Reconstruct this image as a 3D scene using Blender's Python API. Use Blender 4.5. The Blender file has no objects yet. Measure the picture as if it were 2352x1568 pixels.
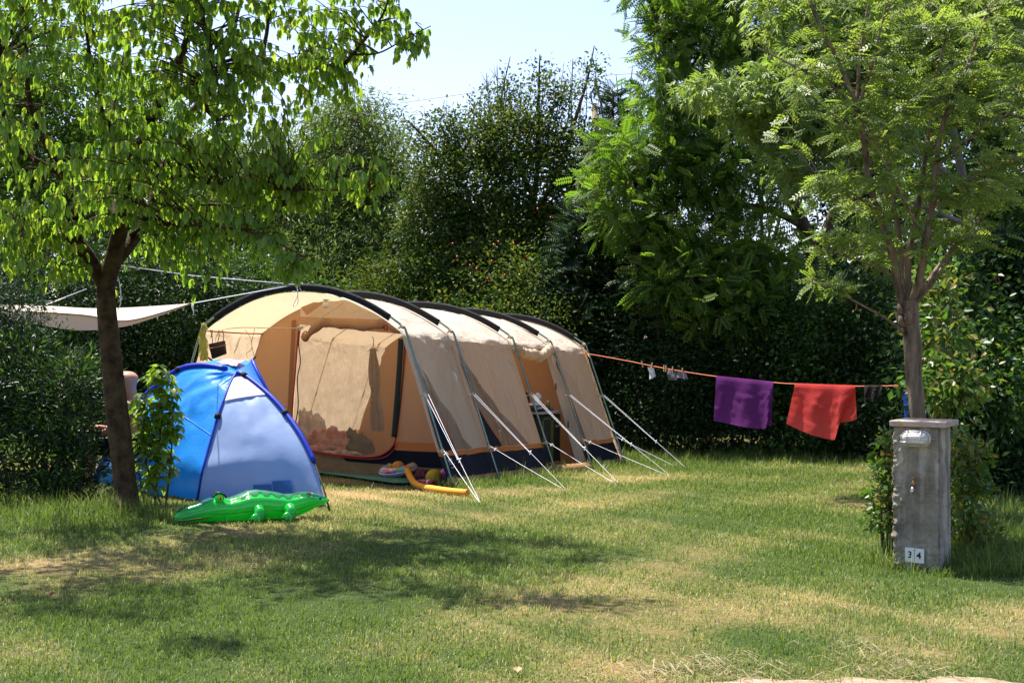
import bpy, bmesh, math, random
import numpy as np
from mathutils import Vector, Matrix, noise as mnoise
random.seed(7); rng = np.random.default_rng(7)
scene = bpy.context.scene
COL = scene.collection
# ---------------------------------------------------------------- camera numbers
F, CX, CY, H = 2940.0, 1176.0, 784.0, 1.54        # measured on the photograph (2352 px wide); metres
def W(x, y, d):
    """point seen at picture position x,y and d metres ahead of the viewer"""
    return Vector(((x-CX)/F*d, d, H-(y-CY)/F*d))
def gz(X, Y):
    k = (Y-13.2)/0.7
    sp = 0.7*math.log1p(math.exp(min(k, 40)))
    return -0.047*min(sp, 9.0)*min(1, max(.15, (X+4.2)/3.2))
def gz_np(X, Y):
    k = np.clip((Y-13.2)/0.7, -40, 40)
    return -0.047*np.minimum(0.7*np.log1p(np.exp(k)), 9.0)*np.clip((X+4.2)/3.2, .15, 1)
def G(x, y):
    """ground point seen at picture position"""
    d = 10.0
    for _ in range(60):
        p = W(x, y, d); e = p.z-gz(p.x, d)
        s = (y-CY)/F
        d += 0.8*e/max(s, .02)
    return W(x, y, d)
def on_plane(x, y, p0, n):
    o = Vector((0, 0, H)); r = Vector(((x-CX)/F, 1, -(y-CY)/F))
    return o+r*((p0-o).dot(n)/r.dot(n))
# ---------------------------------------------------------------- object helpers
def link(o, parent=None):
    COL.objects.link(o)
    if parent is not None:
        o.parent = parent
        o.matrix_parent_inverse = Matrix.Identity(4)
        # geometry is written in world space: keep it there
        o.location = -parent_world(parent)
    return o
def parent_world(p):
    v = Vector(p.location)
    while p.parent is not None:
        p = p.parent; v += Vector(p.location)
    return v
def thing(name, label, cat, loc, group=None):
    o = bpy.data.objects.new(name, None); o.empty_display_size = .1
    o.location = loc; COL.objects.link(o)
    o['label'] = label; o['category'] = cat
    if group: o['group'] = group
    return o
def tag(o, label, cat, group=None):
    o['label'] = label; o['category'] = cat
    if group: o['group'] = group
    return o
def mesh_np(name, V, Fq, mats, parent=None, smooth=False, midx=None, attrs=None):
    """V (n,3); Fq list/array of tris, quads or an (index, starts) pair"""
    me = bpy.data.meshes.new(name)
    V = np.asarray(V, dtype=np.float32)
    if isinstance(Fq, tuple):
        li, st = Fq
    else:
        Fa = np.asarray(Fq, dtype=np.int32); k = Fa.shape[1]
        li = Fa.ravel(); st = np.arange(0, len(li), k, dtype=np.int32)
    me.vertices.add(len(V)); me.vertices.foreach_set('co', V.ravel())
    me.loops.add(len(li)); me.loops.foreach_set('vertex_index', np.asarray(li, dtype=np.int32))
    me.polygons.add(len(st)); me.polygons.foreach_set('loop_start', np.asarray(st, dtype=np.int32))
    if smooth: me.polygons.foreach_set('use_smooth', np.ones(len(st), dtype=bool))
    if not isinstance(mats, (list, tuple)): mats = [mats]
    for m in mats: me.materials.append(m)
    if midx is not None: me.polygons.foreach_set('material_index', np.asarray(midx, dtype=np.int32))
    for an, av in (attrs or {}).items():
        a = me.attributes.new(an, 'FLOAT', 'POINT'); a.data.foreach_set('value', np.asarray(av, dtype=np.float32))
    me.update(calc_edges=True)
    o = bpy.data.objects.new(name, me)
    return link(o, parent)
class MB:
    """collects shapes in world space and links them as one mesh object"""
    def __init__(s): s.v = []; s.f = []; s.mi = []; s.cm = 0
    def add(s, vs, fs):
        b = len(s.v); s.v += [tuple(v) for v in vs]
        for f in fs: s.f.append(tuple(b+i for i in f)); s.mi.append(s.cm)
    def tube(s, pts, rad, n=8, caps=True, flat=1.0, up=None):
        pts = [Vector(p) for p in pts]
        if not isinstance(rad, (list, tuple)): rad = [rad]*len(pts)
        rings = []; pn = None
        for i, p in enumerate(pts):
            t = (pts[min(i+1, len(pts)-1)]-pts[max(i-1, 0)])
            t = t.normalized() if t.length > 1e-9 else Vector((0, 0, 1))
            if up is not None: a = Vector(up)-t*Vector(up).dot(t)
            elif pn is None:
                a = Vector((0, 0, 1)) if abs(t.z) < .9 else Vector((1, 0, 0)); a = a-t*a.dot(t)
            else: a = pn-t*pn.dot(t)
            if a.length < 1e-6: a = t.orthogonal()
            a.normalize(); pn = a; b = t.cross(a)
            rings.append([p+(a*math.cos(2*math.pi*k/n)*flat+b*math.sin(2*math.pi*k/n))*rad[i] for k in range(n)])
        vs = [v for r in rings for v in r]; fs = []
        for i in range(len(pts)-1):
            for k in range(n):
                k2 = (k+1) % n
                fs.append((i*n+k, i*n+k2, (i+1)*n+k2, (i+1)*n+k))
        if caps:
            fs.append(tuple(reversed(range(n)))); m = (len(pts)-1)*n; fs.append(tuple(range(m, m+n)))
        s.add(vs, fs)
    def grid(s, rows):
        n = len(rows[0]); vs = [v for r in rows for v in r]; fs = []
        for i in range(len(rows)-1):
            for k in range(n-1):
                fs.append((i*n+k, i*n+k+1, (i+1)*n+k+1, (i+1)*n+k))
        s.add(vs, fs)
    def box(s, c, ax, ay, az):
        """centre and three half vectors"""
        c, ax, ay, az = map(Vector, (c, ax, ay, az)); vs = []
        for i in (-1, 1):
            for j in (-1, 1):
                for k in (-1, 1): vs.append(c+ax*i+ay*j+az*k)
        s.add(vs, [(0, 1, 3, 2), (4, 6, 7, 5), (0, 4, 5, 1), (2, 3, 7, 6), (0, 2, 6, 4), (1, 5, 7, 3)])
    def ball(s, c, rx, ry=None, rz=None, n=16, m=10, rot=None):
        ry = rx if ry is None else ry; rz = rx if rz is None else rz
        c = Vector(c); rot = rot or Matrix.Identity(3); vs = []; fs = []
        for i in range(m+1):
            th = math.pi*i/m
            for k in range(n):
                ph = 2*math.pi*k/n
                vs.append(c+rot @ Vector((rx*math.sin(th)*math.cos(ph), ry*math.sin(th)*math.sin(ph), rz*math.cos(th))))
        for i in range(m):
            for k in range(n):
                k2 = (k+1) % n; fs.append((i*n+k, (i+1)*n+k, (i+1)*n+k2, i*n+k2))
        s.add(vs, fs)
    def build(s, name, mats, parent=None, smooth=False, bevel=0, merge=True):
        me = bpy.data.meshes.new(name)
        bm = bmesh.new(); bv = [bm.verts.new(v) for v in s.v]
        for f, mi in zip(s.f, s.mi):
            try:
                bf = bm.faces.new([bv[i] for i in f]); bf.material_index = mi; bf.smooth = smooth
            except ValueError: pass
        if merge: bmesh.ops.remove_doubles(bm, verts=bm.verts, dist=1e-5)
        if bevel:
            eds = [e for e in bm.edges if len(e.link_faces) == 2 and e.calc_face_angle(0) > .6]
            bmesh.ops.bevel(bm, geom=eds, offset=bevel, segments=2, affect='EDGES', profile=.5)
        bmesh.ops.recalc_face_normals(bm, faces=bm.faces)
        bm.to_mesh(me); bm.free()
        if not isinstance(mats, (list, tuple)): mats = [mats]
        for m in mats: me.materials.append(m)
        return link(bpy.data.objects.new(name, me), parent)
def smoothline(pts, n=8):
    """Catmull-Rom through points"""
    P = [Vector(p) for p in pts]; out = []
    for i in range(len(P)-1):
        p0 = P[max(i-1, 0)]; p1 = P[i]; p2 = P[i+1]; p3 = P[min(i+2, len(P)-1)]
        for k in range(n):
            t = k/n
            out.append(.5*((2*p1)+(p2-p0)*t+(2*p0-5*p1+4*p2-p3)*t*t+(3*p1-p0-3*p2+p3)*t**3))
    out.append(P[-1]); return out
def interp(xs, ys, x):
    return float(np.interp(x, xs, ys))
# ---------------------------------------------------------------- materials
def PM(name, col, rough=.7, spec=.3, var=0.0, vscale=6.0, bump=0.0, bscale=30.0, transl=0.0, tcol=None, metal=0.0,
       alpha=1.0, coat=0.0, col2=None, stretch=None, bump2=None):
    m = bpy.data.materials.new(name); m.use_nodes = True
    nt = m.node_tree; N = nt.nodes; L = nt.links
    bs = N['Principled BSDF']; out = N['Material Output']
    bs.inputs['Roughness'].default_value = rough; bs.inputs['Metallic'].default_value = metal
    bs.inputs['Specular IOR Level'].default_value = spec; bs.inputs['Coat Weight'].default_value = coat
    bs.inputs['Base Color'].default_value = (*col, 1)
    tc = N.new('ShaderNodeTexCoord'); vec = tc.outputs['Object']
    if stretch:
        mp = N.new('ShaderNodeMapping'); mp.inputs['Scale'].default_value = stretch; L.new(vec, mp.inputs[0]); vec = mp.outputs[0]
    colout = None
    if var or col2:
        nz = N.new('ShaderNodeTexNoise'); nz.inputs['Scale'].default_value = vscale; nz.inputs['Detail'].default_value = 6
        nz.inputs['Roughness'].default_value = .65; L.new(vec, nz.inputs['Vector'])
        r = N.new('ShaderNodeValToRGB'); L.new(nz.outputs['Fac'], r.inputs[0])
        r.color_ramp.elements[0].position = .35; r.color_ramp.elements[1].position = .65
        a = col; b = col2 or tuple(min(1, c*(1+var)) for c in col)
        if not col2: a = tuple(c*(1-var) for c in col)
        r.color_ramp.elements[0].color = (*a, 1); r.color_ramp.elements[1].color = (*b, 1)
        L.new(r.outputs[0], bs.inputs['Base Color']); colout = r.outputs[0]
    nrm = None
    for (st, sc) in ((bump, bscale),)+(((bump2),) if bump2 else ()):
        if st:
            nb = N.new('ShaderNodeTexNoise'); nb.inputs['Scale'].default_value = sc; nb.inputs['Detail'].default_value = 5
            L.new(vec, nb.inputs['Vector'])
            bp = N.new('ShaderNodeBump'); bp.inputs['Strength'].default_value = st; bp.inputs['Distance'].default_value = .5/sc
            L.new(nb.outputs['Fac'], bp.inputs['Height'])
            if nrm: L.new(nrm, bp.inputs['Normal'])
            nrm = bp.outputs[0]
    if nrm: L.new(nrm, bs.inputs['Normal'])
    sh = bs.outputs[0]
    if transl:
        t = N.new('ShaderNodeBsdfTranslucent'); t.inputs[0].default_value = (*(tcol or col), 1)
        if colout and not tcol: L.new(colout, t.inputs[0])
        if nrm: L.new(nrm, t.inputs['Normal'])
        mx = N.new('ShaderNodeMixShader'); mx.inputs[0].default_value = transl
        L.new(sh, mx.inputs[1]); L.new(t.outputs[0], mx.inputs[2]); sh = mx.outputs[0]
    if alpha < 1:
        tr = N.new('ShaderNodeBsdfTransparent'); mx = N.new('ShaderNodeMixShader'); mx.inputs[0].default_value = alpha
        L.new(tr.outputs[0], mx.inputs[1]); L.new(sh, mx.inputs[2]); sh = mx.outputs[0]
    L.new(sh, out.inputs['Surface'])
    return m
def leaf_mat(name, cols, transl=.45, tcol=(.25, .4, .04), rough=.42, spec=.4, tscale=1.0):
    """cols: list of (pos, rgb) along the per-leaf random attribute"""
    m = bpy.data.materials.new(name); m.use_nodes = True
    nt = m.node_tree; N = nt.nodes; L = nt.links
    bs = N['Principled BSDF']; out = N['Material Output']
    bs.inputs['Roughness'].default_value = rough; bs.inputs['Specular IOR Level'].default_value = spec
    at = N.new('ShaderNodeAttribute'); at.attribute_name = 'rnd'
    r = N.new('ShaderNodeValToRGB'); L.new(at.outputs['Fac'], r.inputs[0])
    e = r.color_ramp.elements
    while len(e) < len(cols): e.new(.5)
    for k, (p, c) in enumerate(cols): e[k].position = p; e[k].color = (*c, 1)
    L.new(r.outputs[0], bs.inputs['Base Color'])
    t = N.new('ShaderNodeBsdfTranslucent')
    mxc = N.new('ShaderNodeMix'); mxc.data_type = 'RGBA'; mxc.blend_type = 'MULTIPLY'; mxc.inputs[0].default_value = 1
    L.new(r.outputs[0], mxc.inputs[6]); mxc.inputs[7].default_value = (*tcol, 1)
    L.new(mxc.outputs[2], t.inputs[0])
    mx = N.new('ShaderNodeMixShader'); mx.inputs[0].default_value = transl
    L.new(bs.outputs[0], mx.inputs[1]); L.new(t.outputs[0], mx.inputs[2]); L.new(mx.outputs[0], out.inputs['Surface'])
    return m
# canvas of the big tent
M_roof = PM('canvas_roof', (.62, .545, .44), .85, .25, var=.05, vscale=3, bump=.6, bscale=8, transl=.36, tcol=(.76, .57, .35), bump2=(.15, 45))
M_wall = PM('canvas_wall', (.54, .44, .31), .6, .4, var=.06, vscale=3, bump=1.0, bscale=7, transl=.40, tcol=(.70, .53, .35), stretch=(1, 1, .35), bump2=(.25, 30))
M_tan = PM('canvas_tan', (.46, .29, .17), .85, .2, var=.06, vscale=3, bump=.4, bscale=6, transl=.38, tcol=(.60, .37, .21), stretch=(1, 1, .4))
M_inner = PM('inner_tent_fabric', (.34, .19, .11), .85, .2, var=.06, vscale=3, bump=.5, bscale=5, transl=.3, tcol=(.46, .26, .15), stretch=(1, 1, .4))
M_band = PM('tan_hem', (.34, .17, .07), .85, .2, var=.06, transl=.2, tcol=(.5, .25, .1))
M_navy = PM('navy_fabric', (.006, .007, .012), .7, .2, bump=.3, bscale=12, stretch=(1, 1, .3))
M_orange = PM('orange_trim', (.48, .18, .05), .7, .3, var=.06, transl=.25, tcol=(.6, .2, .03))
M_skirt = PM('mud_flap', (.27, .155, .06), .75, .3, var=.15, vscale=5, bump=.4, bscale=14)
M_black = PM('black_sleeve', (.010, .010, .011), .75, .25, bump=.2, bscale=30)
M_red = PM('red_piping', (.40, .03, .015), .5, .4)
M_mesh = PM('insect_mesh', (.40, .255, .13), .9, .1, alpha=.42)
M_pvc = PM('clear_window', (.20, .115, .055), .22, .6, alpha=.62, bump=.3, bscale=9)
M_rope = PM('white_rope', (.80, .80, .84), .6, .3)
M_clip = PM('pole_clip', (.42, .34, .22), .5, .4)
M_steel = PM('steel_tent_pole', (.12, .19, .17), .25, .6, metal=.75, col2=(.30, .38, .26), vscale=2.5)
M_dkgreen = PM('dark_green_fabric', (.022, .032, .026), .8, .2)
M_white = PM('white_plastic', (.75, .75, .72), .35, .5)
M_grey = PM('grey_plastic', (.18, .18, .18), .5, .4)
M_dark = PM('dark_plastic', (.015, .015, .016), .35, .5)
# ================================================================ FAMILY TENT
R1 = Vector((-.6385, 13.56, 0)); AX = Vector((.443, .897, 0)).normalized(); LX = Vector((-AX.y, AX.x, 0))
TW, KU, KZ, AZ, = 3.93, .604, 1.70, 2.165
TA = [0, 1.08, 2.63, 3.80, 5.0]
def TP(t, v, z):
    p = R1+AX*t+LX*v
    return Vector((p.x, p.y, gz(p.x, p.y)+z))
def prof(s):
    """profile of an arch: 0 right foot, 1 right kink, 1..3 vault, 3 left kink, 4 left foot -> v, z"""
    if s <= 1: return KU*s, KZ*s
    if s >= 3: return TW-KU*(4-s), KZ*(4-s)
    q = s-2
    return TW/2+q*(TW/2-KU), KZ+(AZ-KZ)*(1-abs(q)**2.1)
def arch_px(k):   # plane of arch k
    p0 = TP(TA[k], 0, 0); return p0
def tv(x, y, t):
    """picture position on the cross plane t -> (v, z)"""
    p0 = R1+AX*t; p = on_plane(x, y, p0, AX)
    v = (p-p0).dot(LX); return v, p.z-gz(p.x, p.y)
TENT = thing('family_tent', 'large beige tunnel tent with five black-sleeved hoops, navy lower band and open porch', 'tent', TP(2.5, TW/2, 0))
def wr(t, v, z, amp=.012, f=2.2):
    return amp*(mnoise.noise(Vector((t*f, v*f, z*f*.6)))+.5*mnoise.noise(Vector((t*f*2.3+5, v*f*2.3, z*f*1.5))))
def fold(t, v, z):
    """hanging folds of the loose wall cloth"""
    if z > KZ: return .022*mnoise.noise(Vector((t*7+v*.8, v*2.5-t*4, 7)))*min(1, (z-KZ)*8+.3)+.007*mnoise.noise(Vector((t*17-v*3, v*6+t*9, 3)))+.010*mnoise.noise(Vector((t*2.5+v*1.5, v*6-t*2, 2)))
    # creases pulled towards the clips at the head of each hoop
    th = min(TA, key=lambda q: abs(q-t)); dt = t-th; dz = KZ-z+.05
    ray = math.atan2(dt, dz)*9; cr = .020*math.sin(ray*2.1+th*3)*math.exp(-(abs(dt)/.45)**2)*math.exp(-(dz/1.0)**2)
    return cr+.050*mnoise.noise(Vector((t*5.5+z*.6, v*.2, z*.9+4)))+.026*mnoise.noise(Vector((t*13-z*2.2, 1, z*1.3)))
def skin_rows(t0, t1, s0, s1, nt, ns, inset=.03, sag=.045, tsplit=None):
    rows = []
    for i in range(nt+1):
        fi = i/nt; t = t0+(t1-t0)*fi; row = []
        for j in range(ns+1):
            s = s0+(s1-s0)*j/ns
            v, z = prof(s)
            # normal of the profile
            va, za = prof(max(0, s-.02)); vb, zb = prof(min(4, s+.02))
            n = Vector((-(zb-za), (vb-va))); n.normalize()       # (v,z) outward
            k = inset+sag*(4*fi*(1-fi))*min(1, 4*min(s if s < 2 else 4-s, 1.0)+.05)+wr(t, v, z, .016)*(min(1, 4*fi*(1-fi)*1.5)+.2)+fold(t, v, z)*min(1, 4*fi*(1-fi)*2.5)
            if z < .35: k *= z/.35
            row.append(TP(t, v-n.x*k, z-n.y*k))
        rows.append(row)
    return rows
# roof panels between neighbouring hoops, one sheet each
for i in range(4):
    mb = MB()
    mb.grid(skin_rows(TA[i], TA[i+1], .97, 3.03, 14, 48))
    mb.build('roof_panel', M_roof, TENT, True)
SB, ST = .235*1.0, .205                          # heights of stripe in profile parameter
def strips(i0, i1, side, t0=None, t1=None):
    """wall, stripe, band and flap of one side over hoop bays i0..i1-1"""
    defs = (('side_wall', .245, .97, 26, M_wall), ('trim_stripe', .213, .245, 2, M_orange), ('lower_band', .072, .213, 6, M_navy), ('mud_flap', 0, .072, 3, M_skirt))
    for nm, a, b, ns, m in defs:
        mb = MB(); rows = []
        for i in range(i0, i1):
            ta = TA[i] if t0 is None else t0; tb = TA[i+1] if t1 is None else t1
            if side == 'r': rr = skin_rows(ta, tb, a, b, 14, ns)
            else: rr = skin_rows(ta, tb, 4-b, 4-a, 14, ns)
            rows += rr if not rows else rr[1:]
        if nm == 'mud_flap':                      # the flap flares outwards on the grass
            for r in rows:
                for j, p in enumerate(r):
                    jj = (len(r)-1-j) if side == 'r' else j
                    off = .05*(jj/(len(r)-1))**2+.02*mnoise.noise(p*3)
                    p -= LX*off*(1 if side == 'r' else -1)
        mb.grid(rows); mb.build(nm, m, TENT, True)
strips(0, 2, 'r'); strips(3, 4, 'r'); strips(0, 4, 'l')
# door jamb beside the fourth hoop (side door between hoops three and four)
def wallpt(t, z, out=0.0):
    return TP(t, KU*z/KZ+.03-out, z)
mb = MB(); rows = []
for k in range(13):
    z = 1.66*k/12
    ti = 3.80-.33*(1-.55*z/1.66)-.0; rows.append([wallpt(ti+(3.80-ti)*q/4, z, -.01*math.sin(q*1.2)) for q in range(5)])
mb.grid(rows); mb.build('door_jamb', M_wall, TENT, True)
for (z,) in ((.62,), (1.12,)):
    mb = MB(); c = wallpt(3.60, z, .012); mb.box(c, AX*.012, LX*.004, Vector((0, 0, .045))); mb.build('toggle', M_dark, TENT)
mb = MB(); rows = []                              # sill lip of the side door
for k in range(17):
    q = k/16; t = 2.64+1.15*q; o = .16*math.sin(math.pi*q)**.8*(.55+.45*q)
    rows.append([TP(t, .0-o-.03, .0), TP(t, -.01-o-.02, .08), TP(t, .03-o, .135), TP(t, .09-o*.5, .11)])
mb.grid(rows); mb.build('door_sill', M_skirt, TENT, True)
# rolled-up side door
pl = [TP(2.70, .66, 1.56), TP(2.82, .63, 1.62), TP(2.95, .62, 1.565), TP(3.15, .60, 1.535), TP(3.33, .585, 1.535), TP(3.42, .575, 1.50), TP(3.6, .575, 1.56), TP(3.76, .575, 1.62)]
mb = MB(); sl = smoothline(pl, 8); mb.tube(sl, [.062+.02*mnoise.noise(p*9)+.012*math.sin(i*1.3) for i, p in enumerate(sl)], 12); mb.build('rolled_door', M_wall, TENT, True)
# rear wall
mb = MB(); rows = []
for j in range(33):
    v, z = prof(4*j/32)
    rows.append([TP(5.0+.55*q*(1-0.0), v+(TW/2-v)*.0, z*(1-q)*1.0) if q < 1 else TP(5.55, v, 0) for q in (0, .2, .4, .6, .8, .9, .95, 1)])
mb.grid(rows); mb.build('rear_wall', M_wall, TENT, True)
# floor
mb = MB(); mb.grid([[TP(t, .03, .012), TP(t, TW-.03, .012)] for t in np.linspace(1.1, 5.0, 20)]); mb.build('groundsheet', M_skirt, TENT)
# hoops
def hoop_pts(t, s0, s1, n, out=.035):
    r = []
    for i in range(n+1):
        s = s0+(s1-s0)*i/n; v, z = prof(s)
        va, za = prof(max(0, s-.04)); vb, zb = prof(min(4, s+.04)); nn = Vector((-(zb-za), vb-va)).normalized()
        if s in (0, 4): z = -.03
        r.append(TP(t, v+nn.x*out, z+nn.y*out))
    return r
for i, t in enumerate(TA):
    mb = MB(); mb.tube(hoop_pts(t, 0, 4, 100), .0125, 8)
    hp = mb.build('hoop_pole', M_steel, TENT, True)
    mb = MB(); mb.tube(hoop_pts(t, 1.13, 2.87, 60, .020), .038, 12, flat=.36, up=AX); mb.build('sleeve', M_black, hp, True)
    for s in (1.02, 2.98, .0+.585, .235, 4-.585, 4-.235):
        mb = MB()
        p = hoop_pts(t, s, s+.001, 1, .03)[0]; q = hoop_pts(t, s+.03, s+.031, 1, .03)[0]
        mb.tube([p-(q-p).normalized()*.022, p+(q-p).normalized()*.022], .022, 8)
        v, z = prof(s); mb.tube([p, TP(t, v+(.03 if s < 2 else -.03), z)], .008, 6)
        mb.build('pole_clip', M_clip, hp)
# windows of the right side: dark wedge, orange edge and clear pane lying on the wall
def wpoly(pts, out):
    return [wallpt(t, z, out) for t, z in pts]
def pane_grid(quad, out, n=8):
    a, b, c, d = quad; rows = []
    for i in range(n+1):
        q = i/n; r = []
        for k in range(n+1):
            w = k/n
            t = (a[0]*(1-w)+b[0]*w)*(1-q)+(d[0]*(1-w)+c[0]*w)*q; z = (a[1]*(1-w)+b[1]*w)*(1-q)+(d[1]*(1-w)+c[1]*w)*q
            f = 0
            for ii in range(4):
                if TA[ii] <= t <= TA[ii+1]: f = (t-TA[ii])/(TA[ii+1]-TA[ii])
            s = z/KZ
            k2 = .045*4*f*(1-f)*min(1, 4*s+.05)+wr(t, KU*s, z, .016)*(min(1, 4*f*(1-f)*1.5)+.2)+fold(t, KU*s, z)*min(1, 4*f*(1-f)*2.5)
            r.append(TP(t, KU*s+(.03+k2)*.94-out, z-.3*(k2+.03)+.3*out))
        rows.append(r)
    return rows
for (ta, tb) in ((0.0, 1.08), (1.08, 2.63)):
    L_ = tb-ta
    mb = MB(); mb.grid(pane_grid([(ta+.10, .415), (ta+.42*min(L_, 1.2), .415), (ta+.12, .98), (ta+.10, .98)], .012)); mb.build('window_flap', M_navy, TENT, True)
    mb = MB(); mb.grid(pane_grid([(ta+.42*min(L_, 1.2), .415), (ta+.47*min(L_, 1.2), .415), (ta+.15, .985), (ta+.12, .985)], .014)); mb.build('window_trim', M_orange, TENT, True)
    mb = MB(); mb.grid(pane_grid([(ta+.47*min(L_, 1.2), .42), (ta+.80*L_, .42), (ta+.10, 1.5), (ta+.15, .985)], .010)); mb.build('window_pane', M_pvc, TENT, True)
# small pale print on the dark band
mb = MB()
def bandrect(t0, t1, z0, z1):
    mb.add([TP(t, KU*z/KZ+.004-.004*0+.0-.012, z) for t, z in ((t0, z0), (t1, z0), (t1, z1), (t0, z1))], [(0, 1, 2, 3)])
bandrect(.10, .19, .285, .325); bandrect(.10, .13, .262, .272); bandrect(.132, .155, .262, .277); bandrect(.165, .19, .262, .272); bandrect(.21, .225, .262, .275); bandrect(.12, .20, .222, .232)
mb.build('printed_logo', PM('print_grey', (.28, .30, .30), .6), TENT)
# front wall in the plane of the second hoop
T2 = TA[1]-.02
def FP(v, z, fwd=0.0): return TP(T2-fwd, v, z)
def F2(x, y, fwd=0.0):
    v, z = tv(x, y, T2-fwd); return FP(v, z, fwd)
def vz(x, y): return Vector(tv(x, y, T2))
def profpts(s0, s1, n):
    r = []
    for i in range(n+1):
        v, z = prof(s0+(s1-s0)*i/n); r.append(Vector((v+(TW/2-v)*.018, z*.985)))
    return r
def poly(name, pts, mat, fwd=0.0, wrk=.012):
    bm = bmesh.new(); vs = [bm.verts.new((p[0], p[1], 0)) for p in pts]
    f = bm.faces.new(vs); bmesh.ops.triangulate(bm, faces=[f])
    for _ in range(3): bmesh.ops.subdivide_edges(bm, edges=[e for e in bm.edges if e.calc_length() > .22], cuts=1, use_grid_fill=True); bmesh.ops.triangulate(bm, faces=bm.faces)
    for v in bm.verts:
        v_, z_ = v.co.x, v.co.y; v.co = FP(v_, z_, fwd+wrk*mnoise.noise(Vector((v_*2, z_*.9, 3))))
    bmesh.ops.recalc_face_normals(bm, faces=bm.faces)
    me = bpy.data.meshes.new(name); bm.to_mesh(me); bm.free()
    for p in me.polygons: p.use_smooth = True
    me.materials.append(mat); return link(bpy.data.objects.new(name, me), TENT)
e_top = vz(688, 745); e_tr = vz(936, 768)
open_px = [(688, 745), (680, 850), (672, 960), (680, 1005), (697, 1026), (720, 1034), (780, 1044), (850, 1049), (885, 1040), (907, 1016), (917, 960), (928, 850), (936, 768)]
op = [vz(*p) for p in open_px]
sl_ = 2+ (e_top.x-TW/2)/(TW/2-KU)                                  # profile parameter above the door's left edge
skirt_z = max(op[7].y, .10)-.015
lb = [Vector((v_, .0)) for v_ in (TW-.03,)]
left_pts = profpts(3.888, sl_, 40)                                      # from left foot over the left kink to above the door
# left panel
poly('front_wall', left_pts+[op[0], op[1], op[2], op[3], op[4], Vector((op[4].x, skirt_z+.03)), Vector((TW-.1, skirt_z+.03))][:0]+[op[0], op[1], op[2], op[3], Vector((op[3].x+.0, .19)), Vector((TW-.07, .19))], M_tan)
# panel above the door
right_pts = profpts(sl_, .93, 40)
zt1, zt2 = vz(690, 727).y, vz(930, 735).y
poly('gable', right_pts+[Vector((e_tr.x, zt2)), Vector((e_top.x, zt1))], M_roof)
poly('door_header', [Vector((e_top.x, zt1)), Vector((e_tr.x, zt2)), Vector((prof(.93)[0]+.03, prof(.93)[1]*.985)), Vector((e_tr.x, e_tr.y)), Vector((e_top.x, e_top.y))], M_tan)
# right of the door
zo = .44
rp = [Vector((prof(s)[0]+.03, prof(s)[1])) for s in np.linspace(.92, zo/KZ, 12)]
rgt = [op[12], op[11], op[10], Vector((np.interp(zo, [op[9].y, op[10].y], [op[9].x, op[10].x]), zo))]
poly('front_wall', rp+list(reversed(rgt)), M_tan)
zs = zo-.10
p_s = Vector((np.interp(zs, [op[9].y, op[10].y], [op[9].x, op[10].x]), zs))
poly('trim_stripe', [rp[-1], rgt[3], p_s, Vector((KU*zs/KZ+.03, zs))], M_orange, .0, 0)
zb = .14
poly('lower_band', [Vector((KU*zs/KZ+.03, zs)), p_s, op[9], op[8], op[7], Vector((op[6].x, op[6].y)), Vector((op[6].x-.1, zb+.03)), Vector((.08, zb))], M_navy, 0, .01)
poly('mud_flap', [Vector((.08, zb)), Vector((op[6].x-.1, zb+.03)), op[6], op[5], op[4], op[3], Vector((op[3].x, .19)), Vector((TW-.07, .19)), Vector((TW-.03, 0)), Vector((.04, 0))], M_skirt, 0, .012)
# insect mesh and its red zip
mo = poly('mesh_door', op, M_mesh, -.012, .004)
mb = MB(); zl = smoothline([FP(p.x, p.y, .012) for p in op], 5); mb.tube(zl, .010, 6); mb.build('door_zip', M_red, TENT, True)
mb = MB(); mb.tube(smoothline([F2(*p, .02) for p in ((677, 985), (690, 1018), (715, 1036), (780, 1048), (852, 1054), (890, 1046), (913, 1020))], 5), .006, 6); mb.build('zip_cord', M_red, TENT, True)
mb = MB()
for xa, xb, ya, yb in ((666, 676, 735, 985),):
    a = vz(xa+6, ya); b = vz(xb+6, ya); c = vz(xb-6, yb); d = vz(xa-6, yb)
    mb.add([FP(p.x, p.y, .016) for p in (a, b, c, d)], [(0, 1, 2, 3)])
mb.build('door_border', M_band, TENT)
mb = MB(); mb.tube(smoothline([F2(*p, .03) for p in ((690, 752), (686, 790), (690, 830), (683, 870), (685, 930), (678, 975))], 5), .007, 6); mb.build('door_tie', PM('dark_red_tape', (.12, .03, .02), .7), TENT, True)
# rolled-up door above the opening
px = [(697, 778), (707, 770), (722, 755), (741, 744), (752, 741), (775, 745), (805, 747), (840, 750), (868, 747), (884, 742), (905, 752), (925, 760)]
sl = smoothline([F2(x, y, .05) for x, y in px], 7); n_ = len(sl)
mb = MB(); mb.tube(sl, [(.046+.010*math.sin(i*.55)+.012*mnoise.noise(p*6)) for i, p in enumerate(sl)], 14); mb.build('rolled_door', M_tan, TENT, True)
for (cx_, cy_, r_) in ((701, 772, .06), (886, 747, .055)):
    ring = [F2(cx_, cy_, .06)+LX*math.cos(a)*r_*.55+Vector((0, 0, 1))*math.sin(a)*r_+AX*(-.02*math.cos(a*2)) for a in np.linspace(0, 6.3, 20)]
    mb = MB(); mb.tube(ring, .008, 6); mb.build('roll_tie', M_red, TENT, True)
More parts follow.
